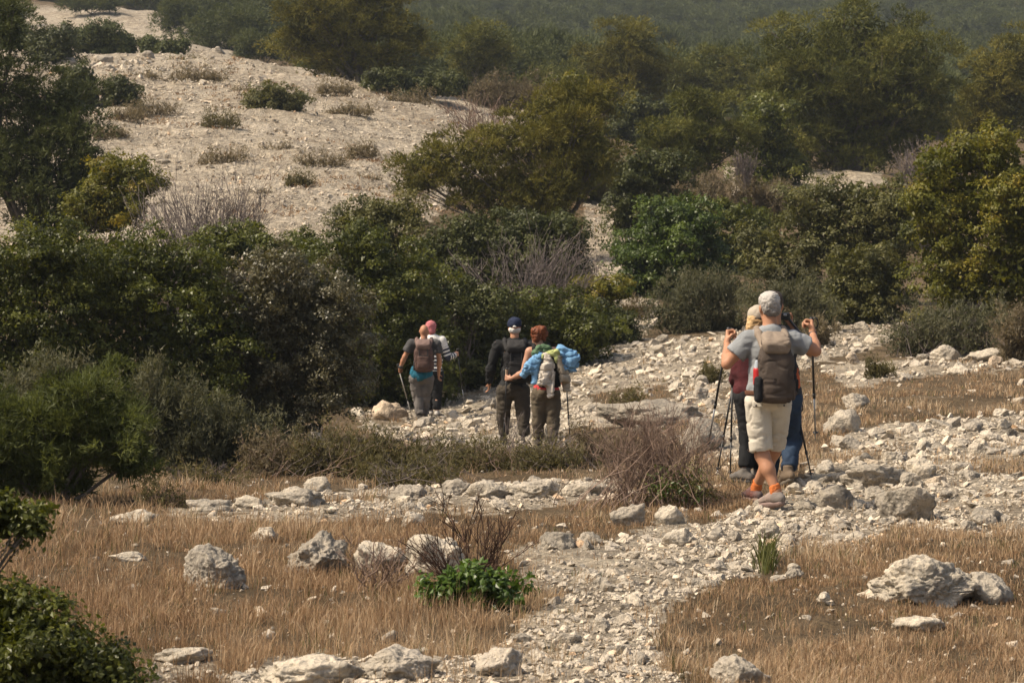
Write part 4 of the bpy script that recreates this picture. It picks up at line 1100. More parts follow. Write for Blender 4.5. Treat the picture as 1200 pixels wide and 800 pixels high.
# ------------------------------------------------------------------ the air
def haze(density):
    lo, hi = np.array([-4300, -4300, -25.0]), np.array([4300, 4300, 260.0])
    V = np.array([[x, y, z] for x in (lo[0], hi[0]) for y in (lo[1], hi[1]) for z in (lo[2], hi[2])])
    Q = np.array([[0, 1, 3, 2], [4, 6, 7, 5], [0, 4, 5, 1], [2, 3, 7, 6], [0, 2, 6, 4], [1, 5, 7, 3]])
    m = bpy.data.materials.new('pale_air'); m.use_nodes = True; nt = m.node_tree
    nt.nodes.remove(nt.nodes['Principled BSDF'])
    v = nt.nodes.new('ShaderNodeVolumePrincipled'); v.inputs['Color'].default_value = (0.76, 0.87, 0.97, 1); v.inputs['Density'].default_value = density
    nt.links.new(v.outputs[0], nt.nodes['Material Output'].inputs['Volume'])
    o = obj('haze', V, Q, m); o['kind'] = 'stuff'
HAZE_DENSITY = 0.00028

# ------------------------------------------------------------------ modelling by signed distance: limbs, clothes, packs
def C(a, b, ra, rb=None, k=0.03, flat=0, sub=False):
    """tapered capsule a->b; flat=1 cuts it square at b"""
    return dict(t='c', a=np.array(a, float), b=np.array(b, float), ra=ra, rb=ra if rb is None else rb, k=k, flat=flat, sub=sub)
def E(c, r, k=0.03, R=None, sub=False):
    return dict(t='e', c=np.array(c, float), r=np.array(r, float), k=k, R=R, sub=sub)
def B(c, h, rd=0.02, k=0.03, R=None, sub=False):
    return dict(t='b', c=np.array(c, float), h=np.array(h, float), rd=rd, k=k, R=R, sub=sub)
def RX(a): c, s = math.cos(a), math.sin(a); return np.array([[1, 0, 0], [0, c, -s], [0, s, c]])
def RY(a): c, s = math.cos(a), math.sin(a); return np.array([[c, 0, s], [0, 1, 0], [-s, 0, c]])
def RZ(a): return rotz(a)

def sdf_eval(p, X):
    if p['t'] == 'c':
        a, b = p['a'], p['b']; ab = b - a; L2 = ab @ ab + 1e-12
        t = np.clip(((X - a) @ ab) / L2, 0, 1)
        d = np.linalg.norm(X - a - t[..., None] * ab, axis=-1) - (p['ra'] + (p['rb'] - p['ra']) * t)
        if p['flat']:
            u = ab / math.sqrt(L2); d = np.maximum(d, (X - b) @ u)
        return d
    Y = X - p['c']
    if p['R'] is not None: Y = Y @ p['R']
    if p['t'] == 'e':
        k0 = np.linalg.norm(Y / p['r'], axis=-1); k1 = np.linalg.norm(Y / p['r'] ** 2, axis=-1)
        return k0 * (k0 - 1) / np.maximum(k1, 1e-6)
    q = np.abs(Y) - (p['h'] - p['rd'])
    return np.linalg.norm(np.maximum(q, 0), axis=-1) + np.minimum(q.max(-1), 0) - p['rd']

def _bbox(p):
    if p['t'] == 'c':
        r = max(p['ra'], p['rb']); return np.minimum(p['a'], p['b']) - r, np.maximum(p['a'], p['b']) + r
    h = p['r'] if p['t'] == 'e' else p['h']
    if p['R'] is not None: h = np.abs(p['R']) @ h
    return p['c'] - h, p['c'] + h

EDG = [((0, 0, 0), ax) for ax in range(3)]
def surface_nets(F, o, h):
    s = F < 0
    nx, ny, nz = F.shape
    cnt = np.zeros((nx - 1, ny - 1, nz - 1), np.int8)
    acc = np.zeros((nx - 1, ny - 1, nz - 1, 3), np.float32)
    for ax in range(3):
        n2 = [b for b in range(3) if b != ax]
        for i in (0, 1):
            for j in (0, 1):
                off = [0, 0, 0]; off[n2[0]] = i; off[n2[1]] = j
                sl0 = tuple(slice(off[q], off[q] + F.shape[q] - 1) for q in range(3))
                off1 = list(off); off1[ax] += 1
                sl1 = tuple(slice(off1[q], off1[q] + F.shape[q] - 1) for q in range(3))
                f0, f1 = F[sl0], F[sl1]
                m = s[sl0] != s[sl1]
                t = np.zeros_like(f0); t[m] = f0[m] / (f0[m] - f1[m])
                cnt += m
                acc[..., ax] += np.where(m, t, 0)
                acc[..., n2[0]] += np.where(m, i, 0); acc[..., n2[1]] += np.where(m, j, 0)
    act = cnt > 0
    idx = np.full(act.shape, -1); idx[act] = np.arange(act.sum())
    g = np.stack(np.nonzero(act), -1)
    V = o + h * (g + acc[act] / cnt[act][:, None])
    Q = []
    for ax in range(3):
        n2 = [b for b in range(3) if b != ax]
        sl0 = [slice(1, F.shape[q] - 1) for q in range(3)]; sl0[ax] = slice(0, F.shape[ax] - 1)
        sl1 = list(sl0); sl1[ax] = slice(1, F.shape[ax])
        a, b = s[tuple(sl0)], s[tuple(sl1)]
        for flip, m in ((False, a & ~b), (True, ~a & b)):
            p = np.stack(np.nonzero(m), -1)
            if not len(p): continue
            for q in range(3):
                if q != ax: p[:, q] += 1
            def cell(di, dj):
                c = p.copy(); c[:, n2[0]] += di; c[:, n2[1]] += dj
                c = np.minimum(c, np.array(act.shape) - 1)
                return idx[c[:, 0], c[:, 1], c[:, 2]]
            q4 = np.stack([cell(-1, -1), cell(0, -1), cell(0, 0), cell(-1, 0)], -1)
            if (ax == 1) != flip: q4 = q4[:, ::-1]
            Q.append(q4)
    Q = np.concatenate(Q); return V, Q[(Q >= 0).all(1)]

def sdf_mesh(prims, h=0.0125, wr=0.0, wf=9.0, seed=0, clip=None, smooth_it=1):
    bb = [_bbox(p) for p in prims if not p['sub']]
    lo = np.min([b[0] for b in bb], 0) - 3 * h - 0.02; hi = np.max([b[1] for b in bb], 0) + 3 * h + 0.02
    n = np.ceil((hi - lo) / h).astype(int) + 1
    F = np.full(n, 1.0, np.float32)
    for p in prims:
        a, b = _bbox(p); m = p['k'] + 2.5 * h
        i0 = np.maximum(((a - m - lo) / h).astype(int), 0); i1 = np.minimum(np.ceil((b + m - lo) / h).astype(int) + 1, n)
        if (i1 <= i0).any(): continue
        g = np.stack(np.meshgrid(*[lo[q] + h * np.arange(i0[q], i1[q]) for q in range(3)], indexing='ij'), -1)
        d = sdf_eval(p, g).astype(np.float32)
        sl = tuple(slice(i0[q], i1[q]) for q in range(3)); f = F[sl]; k = p['k']
        if p['sub']: F[sl] = np.maximum(f, -d)
        elif k > 0:
            hh = np.clip(0.5 + 0.5 * (f - d) / k, 0, 1); F[sl] = f + (d - f) * hh - k * hh * (1 - hh)
        else: F[sl] = np.minimum(f, d)
    if clip:
        g = np.stack(np.meshgrid(*[lo[q] + h * np.arange(n[q]) for q in range(3)], indexing='ij'), -1)
        for pt, nr in clip: F = np.maximum(F, ((g - np.array(pt, float)) @ unit(np.array(nr, float))).astype(np.float32))
    V, Q = surface_nets(F, lo, h)
    if wr:
        nrm = np.zeros_like(V); fn = np.cross(V[Q[:, 2]] - V[Q[:, 0]], V[Q[:, 3]] - V[Q[:, 1]])
        for c in range(4): np.add.at(nrm, Q[:, c], fn)
        w = fbm(V * np.array([wf, wf, wf * 0.8]) + seed * 3.7, 3, 200 + seed)
        w2 = np.abs(fbm(V * np.array([wf * 0.6, wf * 0.6, wf * 1.5]) + seed, 2, 210 + seed))
        V = V + unit(nrm) * (wr * (w * 0.8 - 1.2 * np.exp(-(w2 / 0.12) ** 2) + 0.3))[:, None]
    return V, Q

def joinm(*ms):
    V, F, n = [], [], 0
    for v, f in ms: V.append(v); F.append(f + n); n += len(v)
    return np.concatenate(V), np.concatenate(F)

def part(name, prims, mat, root, h=0.0125, wr=0.0, wf=9.0, seed=0, clip=None, tint=None):
    V, Q = sdf_mesh(prims, h, wr, wf, seed, clip)
    me = mesh_data(name, V, Q, mat, tint(V) if tint else None, smooth=True)
    o = bpy.data.objects.new(name, me); COL.objects.link(o); o.parent = root
    return o

# ------------------------------------------------------------------ people
M_SKIN = plain_mat('sunburnt_skin', (0.47, 0.235, 0.135), 0.55, 0, 0.35)
M_SKIN2 = plain_mat('fair_skin', (0.50, 0.27, 0.175), 0.55, 0, 0.35)
M_BLACKPL = plain_mat('black_plastic', (0.018, 0.018, 0.018), 0.45)
M_STEEL = plain_mat('grey_alloy', (0.34, 0.34, 0.34), 0.35, 0.8)
M_PALEPOLE = plain_mat('pale_pole_paint', (0.55, 0.53, 0.48), 0.4, 0.2)
M_GRIP = plain_mat('black_foam', (0.025, 0.023, 0.022), 0.85)
M_CORK = plain_mat('pale_cork', (0.48, 0.36, 0.25), 0.8)
HAND_H = [0.006]
def hand(w, u, g, side, curl=1.0, sc=1.0):
    """palm from the wrist w along u; fingers spread along g and close round what lies along g; side = +-1 puts the thumb"""
    w, u, g = np.array(w, float), unit(np.array(u, float)), unit(np.array(g, float))
    g = unit(g - u * (g @ u)); n = np.cross(u, g) * side
    m = []
    S = sc
    kn = w + u * 0.088 * S
    m.append(C(w - u * 0.03 * S, w + u * 0.02 * S, 0.027 * S, 0.026 * S, 0.0))
    for o_ in (-0.030, -0.010, 0.010, 0.030):
        m.append(C(w + u * 0.012 * S + g * o_ * 0.55 * S, kn + g * o_ * S, 0.016 * S, 0.0125 * S, 0.012))
    lens = (0.040, 0.046, 0.044, 0.034)
    for o_, L in zip((0.031, 0.0105, -0.0105, -0.031), lens):
        a = kn + g * o_ * S
        b = a + (u * (1 - 0.75 * curl) + n * (0.25 + 0.75 * curl)) * L * S
        c = b + (u * (0.8 - 1.3 * curl) + n * (0.75 - 0.25 * curl)) * L * 0.72 * S
        d = c + (u * (0.6 - 1.5 * curl) + n * (0.5 - 0.55 * curl)) * L * 0.5 * S
        m += [C(a, b, 0.0098 * S, 0.009 * S, 0.004), C(b, c, 0.009 * S, 0.0082 * S, 0.003), C(c, d, 0.0082 * S, 0.007 * S, 0.003)]
    t0 = w + u * 0.025 * S + g * 0.022 * S + n * 0.008
    t1 = t0 + (u * 0.5 + g * 0.45 + n * 0.55) * 0.045 * S
    t2 = t1 + (u * 0.35 - g * 0.05 + n * 0.45 * (1 if curl < 0.5 else 0.9) - g * 0.2 * curl) * 0.045 * S
    m += [C(t0, t1, 0.0145 * S, 0.0115 * S, 0.008), C(t1, t2, 0.011 * S, 0.0088 * S, 0.004)]
    return sdf_mesh(m, HAND_H[0])

HS = 1.02
def head_prims(c, yaw=0.0, pitch=0.0, fem=0):
    """c = middle of the skull; faces +y when yaw is 0"""
    R = RZ(yaw) @ RX(pitch); c = np.array(c, float)
    f = lambda x, y, z: c + R @ (np.array([x, y, z]) * HS)
    m = [E(f(0, -0.012, 0.02), (0.076, 0.096, 0.100), 0.02, R), E(f(0, 0.025, -0.045), (0.062, 0.070, 0.080), 0.03, R),
         E(f(0, 0.062, -0.095), (0.030, 0.026, 0.022), 0.025, R),
         C(f(0, 0.088, 0.012), f(0, 0.108, -0.030), 0.010, 0.015, 0.014),
         E(f(-0.015, 0.098, -0.034), (0.010, 0.010, 0.008), 0.008), E(f(0.015, 0.098, -0.034), (0.010, 0.010, 0.008), 0.008),
         C(f(-0.038, 0.082, 0.030), f(0.038, 0.082, 0.030), 0.010, 0.010, 0.014),
         E(f(-0.032, 0.082, 0.010), (0.014, 0.012, 0.009), 0.006), E(f(0.032, 0.082, 0.010), (0.014, 0.012, 0.009), 0.006),
         C(f(-0.022, 0.090, -0.066), f(0.022, 0.090, -0.066), 0.008, 0.008, 0.008), C(f(-0.018, 0.088, -0.078), f(0.018, 0.088, -0.078), 0.0085, 0.0085, 0.008)]
    for sd in (-1, 1):
        m += [E(f(sd * 0.080, -0.004, -0.012), (0.010, 0.021, 0.034), 0.008, R @ RZ(sd * 0.35)), E(f(sd * 0.087, -0.010, 0.004), (0.007, 0.017, 0.020), 0.006, R @ RZ(sd * 0.45))]
    for q in m:
        for a_ in ('r', 'ra', 'rb'):
            if a_ in q: q[a_] = q[a_] * HS
    return m, f

class Person:
    pass
def build_person(name_label, base_px, d, s_ref, J, sk=M_SKIN, fem=0, h=0.011, head=None, hands=(), rz=0.0, hgrp='hikers on the rocky slope', headrot=(0, 0), bulk=1.0):
    """J: joints in metres in the person's own frame (x right, y away, z up)"""
    x = float(P(base_px, 400, d)[0]); base = np.array([x, d, float(ground(x, d))])
    root = empty('person', base, name_label, 'person', hgrp)
    j = {k: np.array(v, float) for k, v in J.items()}
    hp, hf = head_prims(j['head'], headrot[0], headrot[1], fem)
    b = bulk
    m = [C(j['neck'], j['head'] + np.array([0, -0.012, -0.03]), 0.060 - 0.008 * fem, 0.055 - 0.006 * fem, 0.03)] + hp
    ch = j['chest']; pe = j['pelvis']
    m += [E(ch, (0.165 * b, 0.115 * b, 0.17), 0.05), E((ch + pe) / 2, (0.145 * b, 0.105 * b, 0.17), 0.06), E(pe, (0.165 * b, 0.125 * b, 0.13), 0.05)]
    for sd in 'LR':
        sh, el, wr = j['sh' + sd], j['el' + sd], j['wr' + sd]
        m += [C(ch + np.array([0, 0, 0.12]), sh, 0.075 * b, 0.062 * b, 0.05), C(sh, el, 0.056 * b, 0.043 * b, 0.03), C(sh + (el - sh) * 0.15, sh + (el - sh) * 0.6, 0.055 * b, 0.050 * b, 0.02),
              C(el, el + (wr - el) * 0.35, 0.044 * b, 0.045 * b, 0.02), C(el + (wr - el) * 0.3, wr, 0.044 * b, 0.028, 0.02)]
        hi, kn, an = j['hip' + sd], j['kn' + sd], j['an' + sd]
        m += [C(hi, kn, 0.088 * b, 0.060 * b, 0.04), C(kn, kn + (an - kn) * 0.1, 0.058, 0.056, 0.02),
              C(kn + (an - kn) * 0.08, kn + (an - kn) * 0.4 + np.array([0, -0.012, 0]), 0.053 * b, 0.058 * b, 0.03), C(kn + (an - kn) * 0.35, an, 0.056 * b, 0.036, 0.03)]
        toe = j['toe' + sd]; heel = an + (an - toe) * np.array([0.25, 0.25, 0]); heel[2] = min(an[2] - 0.045, an[2])
        m += [C(heel * 0.8 + toe * 0.2, heel * 0.12 + toe * 0.88 - np.array([0, 0, 0.008]), 0.028, 0.020, 0.02), C(an, heel * 0.8 + toe * 0.2, 0.034, 0.028, 0.02)]
    body = sdf_mesh(m, h)
    hs = [hand(*a) for a in hands]
    V, Q = joinm(body, *hs)
    o = bpy.data.objects.new('body', mesh_data('body', V, Q, sk, None, True)); COL.objects.link(o); o.parent = root
    eye = mesh_data('eye', ICO[3][0] * 0.0115, ICO[3][1], M_BLACKPL, None, True)
    for sd in (-1, 1):
        e = bpy.data.objects.new('eye', eye); COL.objects.link(e); e.parent = root; e.location = hf(sd * 0.032, 0.0815, 0.010)
    pr = Person(); pr.root, pr.j, pr.hf, pr.b, pr.base, pr.h = root, j, hf, bulk, base, h
    pr.w = lambda q: base + np.asarray(q, float)
    return pr

def shirt(p, name, mat, sleeve=0.55, infl=0.016, wr=0.006, hem=-0.02, seed=1, tint=None, neck=True):
    j, b, r = p.j, p.b, []
    ch, pe = j['chest'], j['pelvis']
    r += [E(ch, (0.165 * b + infl, 0.115 * b + infl, 0.175), 0.05), E((ch + pe) / 2, (0.152 * b + infl, 0.112 * b + infl, 0.18), 0.06),
          E(pe + np.array([0, 0, 0.05]), (0.16 * b + infl, 0.122 * b + infl, 0.12), 0.05)]
    if neck: r += [C(ch + np.array([0, 0, 0.13]), j['neck'] + np.array([0, 0, -0.005]), 0.08, 0.064, 0.04, 1)]
    for sd in 'LR':
        sh, el, wr_ = j['sh' + sd], j['el' + sd], j['wr' + sd]
        if sleeve > 0: r += [C(ch + np.array([0, 0, 0.135]), sh + np.array([0, 0, -0.012]), 0.066 * b + infl, 0.054 * b + infl, 0.05)]
        else: r += [C(ch + np.array([0, 0.06, 0.05]), sh * 0.55 + j['neck'] * 0.45 + np.array([0, 0, -0.025]), 0.06, 0.034, 0.03), C(ch + np.array([0, -0.05, 0.05]), sh * 0.55 + j['neck'] * 0.45 + np.array([0, 0, -0.025]), 0.06, 0.034, 0.03)]
        if sleeve > 0:
            if sleeve <= 1: r.append(C(sh, sh + (el - sh) * sleeve, 0.058 * b + infl, 0.056 * b + infl * 1.7, 0.03, 1))
            else:
                r += [C(sh, el, 0.058 * b + infl, 0.047 * b + infl, 0.03), C(el, el + (wr_ - el) * (sleeve - 1), 0.047 * b + infl, 0.036 + infl * 0.9, 0.03, 1)]
    return part(name, r, mat, p.root, p.h, wr, 10, seed, [(pe + np.array([0, 0, hem]), (0, 0, -1))], tint)

def trousers(p, name, mat, to=1.93, infl=0.02, wr=0.007, seed=2, top=0.10, sides='LR', flare=0.0):
    j, b, r = p.j, p.b, []
    pe = j['pelvis']
    r += [E(pe, (0.160 * b + infl, 0.124 * b + infl, 0.13), 0.05)]
    for sd in sides:
        hi, kn, an = j['hip' + sd], j['kn' + sd], j['an' + sd]
        if to <= 1: r.append(C(hi, hi + (kn - hi) * to, 0.090 * b + infl, 0.070 * b + infl + flare, 0.012, 1))
        else: r += [C(hi, kn, 0.092 * b + infl, 0.064 * b + infl, 0.03), C(kn, kn + (an - kn) * (to - 1), 0.062 * b + infl, 0.048 + infl + flare, 0.03, 1)]
    return part(name, r, mat, p.root, p.h, wr, 9, seed, [(pe + np.array([0, 0, top]), (0, 0, 1))])

def shoe(p, sd, mat, sole_mat, an=None, toe=None, high=0.06):
    j = p.j; an = j['an' + sd]; toe = j['toe' + sd]
    f = toe - an; f = unit(f * np.array([1, 1, 0])); drop = toe[2] - (an[2] - 0.075)
    heel = an - f * 0.055 + np.array([0, 0, -0.06 - 0.3 * drop])
    o = part('shoe', [C(heel, an + f * 0.07 + np.array([0, 0, -0.055 + 0.3 * drop]), 0.039, 0.041, 0.03), C(an + f * 0.05 + np.array([0, 0, -0.04 + 0.2 * drop]), toe, 0.041, 0.033, 0.03),
                      C(an + np.array([0, 0, -0.05]), an + np.array([0, 0, high - 0.05]), 0.047, 0.046, 0.03, 1)], mat, p.root, 0.009 if p.h < 0.015 else 0.014, 0.003, 14, 5)
    V0 = heel + np.array([0, 0, -0.034]); V1 = toe + np.array([0, 0, -0.026])
    so = part('sole', [C(V0, (V0 + V1) / 2, 0.035, 0.037, 0.0), C((V0 + V1) / 2, V1, 0.038, 0.031, 0.03)], sole_mat, p.root, 0.009 if p.h < 0.015 else 0.015,
              clip=[((V0 + V1) / 2 + np.array([0, 0, 0.012]), np.cross(V1 - V0, np.cross(np.array([0, 0, 1.0]), V1 - V0)))])
    so.parent = o
    return o

def hair(p, name, prims, mat, h=0.009, wr=0.006, wf=22, seed=3, tint=None):
    return part(name, prims, mat, p.root, h, wr, wf, seed, None, tint)

def pole(label, top, tip, shaft_mat, low_mat, grip_mat, strap=True, group='trekking poles of the hikers'):
    """world points: top of the grip and the tip"""
    top, tip = np.array(top, float), np.array(tip, float)
    root = empty('trekking_pole', tip, label, 'trekking pole', group)
    u = unit(tip - top); L = np.linalg.norm(tip - top); pt = lambda t: top + u * t
    def tb(name, pts, rad, mat, par=root, sides=8):
        sp = Soup(); sp.tube(pts, rad, sides); V, F, t = sp.get()
        return obj(name, V, F, mat, None, t, True, None) if False else _child(name, V, F, mat, root, par)
    tb('grip', [pt(-0.02), pt(-0.012), pt(0.0), pt(0.03), pt(0.07), pt(0.13), pt(0.14)], [0.012, 0.020, 0.021, 0.016, 0.0175, 0.016, 0.012], grip_mat)
    tb('cap', [pt(-0.035), pt(-0.028), pt(-0.016)], [0.008, 0.019, 0.021], M_BLACKPL)
    tb('shaft', [pt(0.13), pt(L * 0.62)], [0.0095, 0.0095], shaft_mat)
    tb('lock', [pt(L * 0.60), pt(L * 0.64)], [0.0135, 0.0135], M_BLACKPL)
    tb('lower_shaft', [pt(L * 0.63), pt(L - 0.06)], [0.0078, 0.0070], low_mat)
    tb('basket', [pt(L - 0.085), pt(L - 0.078), pt(L - 0.07)], [0.010, 0.026, 0.012], M_BLACKPL)
    tb('tip', [pt(L - 0.07), pt(L)], [0.006, 0.003], M_STEEL)
    if strap:
        side = unit(np.cross(u, np.array([0, 1.0, 0.2]))); a = np.linspace(0, 2 * math.pi, 15)
        tb('strap', [pt(0.0) + side * 0.035 * (1 - math.cos(q)) * 0.8 + u * 0.05 * math.sin(q) + u * 0.02 for q in a], 0.006, M_BLACKPL, sides=5)
    return root
def _child(name, V, F, mat, root, par):
    o = bpy.data.objects.new(name, mesh_data(name, np.asarray(V) - np.array(root.location), F, mat, None, True))
    COL.objects.link(o); o.parent = par; return o

def tube_part(name, pts, rad, mat, root, sides=8, smooth_pts=True, flat=None):
    pts = np.asarray(pts, float)
    if smooth_pts and len(pts) > 2:
        t = np.linspace(0, len(pts) - 1, len(pts) * 4); k = np.arange(len(pts))
        q = np.stack([np.interp(t, k, pts[:, c]) for c in range(3)], -1)
        for _ in range(3): q[1:-1] = (q[:-2] + 2 * q[1:-1] + q[2:]) / 4
        pts = q
    sp = Soup(); sp.tube(pts, rad, sides); V, F, t = sp.get()
    o = bpy.data.objects.new(name, mesh_data(name, V, F, mat, None, True)); COL.objects.link(o); o.parent = root
    return o

def backpack(p, label, c, half, mat, mat2, lid=True, pocket=True, tilt=0.0, group='backpacks on the hikers', taper=0.8, straps=True, h=0.011, loop=True, lid_straps=True):
    """a worn pack: root at the pack's back panel, in the wearer's frame"""
    c = np.array(c, float); hx, hy, hz = half
    root = empty('backpack', p.base + c, label, 'backpack', group)
    R = RX(tilt)
    f = lambda x, y, z: R @ np.array([x, y, z], float)
    back = part('pack_body', [B(f(0, 0, -hz * 0.25), (hx, hy, hz * 0.72), 0.06, 0.05, R), B(f(0, 0, hz * 0.45), (hx * taper, hy * 0.9, hz * 0.5), 0.06, 0.06, R),
                              E(f(0, -hy * 0.5, -hz * 0.35), (hx * 0.85, hy * 0.75, hz * 0.55), 0.05, R)], mat, root, h, 0.007, 9, 7)
    if lid:
        part('lid', [B(f(0, -hy * 0.25, hz * 0.82), (hx * 0.88 * (taper + 0.1), hy * 1.0, 0.05), 0.045, 0.03, R @ RX(0.5)), B(f(0, -hy * 0.95, hz * 0.62), (hx * 0.72, 0.03, hz * 0.17), 0.028, 0.04, R @ RX(0.12))], mat2, root, h, 0.006, 10, 8)
        for sd in ((-1, 1) if lid_straps else ()):
            tube_part('lid_strap', [f(sd * hx * 0.45, -hy * 1.12, hz * 0.48), f(sd * hx * 0.45, -hy * 1.26, hz * 0.1), f(sd * hx * 0.45, -hy * 1.2, -hz * 0.2)], 0.008, M_BLACKPL, root, 5)
    if pocket:
        part('front_pocket', [B(f(0, -hy * 1.08, -hz * 0.35), (hx * 0.66, 0.035, hz * 0.40), 0.033, 0.03, R), E(f(0, -hy * 1.15, -hz * 0.5), (hx * 0.55, 0.05, hz * 0.28), 0.03, R)], mat, root, h, 0.005, 10, 9)
        tube_part('zip', [f(-hx * 0.58, -hy * 1.18, 0), f(-hx * 0.3, -hy * 1.3, hz * 0.05), f(hx * 0.3, -hy * 1.3, hz * 0.05), f(hx * 0.58, -hy * 1.18, 0)], 0.006, M_BLACKPL, root, 5)
    for sd in (-1, 1):
        part('side_pocket', [B(f(sd * hx * 0.98, 0, -hz * 0.58), (0.022, hy * 0.75, hz * 0.30), 0.02, 0.02, R)], M_BLACKPL if sd < 0 else mat, root, h, 0.004, 12, 4)
    if straps:
        for sd in 'LR':
            sh = p.j['sh' + sd] - c; nk = p.j['neck'] - c; x0 = nk[0] * 0.42 + sh[0] * 0.58
            tz = sh[2] + 0.075
            V, Q = sdf_mesh([C((x0 * 0.8, -hy * 0.1, hz * 0.62), (x0, hy + 0.03, tz - 0.03), 0.030, 0.032, 0.02), C((x0, hy + 0.03, tz - 0.03), (x0, p.j['sh' + sd][1] - c[1] + 0.02, tz + 0.005), 0.032, 0.032, 0.02),
                             C((x0, p.j['sh' + sd][1] - c[1] + 0.02, tz + 0.005), (x0 * 1.02, p.j['sh' + sd][1] - c[1] + 0.145, tz - 0.11), 0.032, 0.030, 0.02),
                             C((x0 * 1.02, p.j['sh' + sd][1] - c[1] + 0.145, tz - 0.11), (x0 * 1.3, p.j['sh' + sd][1] - c[1] + 0.10, tz - 0.38), 0.026, 0.016, 0.02)], h)
            o = bpy.data.objects.new('shoulder_strap', mesh_data('shoulder_strap', V, Q, mat2, None, True)); COL.objects.link(o); o.parent = root
    if loop:
        tube_part('haul_loop', [f(-0.03, 0.02, hz * 0.9), f(-0.02, 0.03, hz * 0.9 + 0.045), f(0.02, 0.03, hz * 0.9 + 0.045), f(0.03, 0.02, hz * 0.9)], 0.007, M_BLACKPL, root, 6)
    return root

def LZ(px0, py0, s):
    return lambda px, py, y=0.0: ((px - px0) / s, y, (py0 - py) / s)

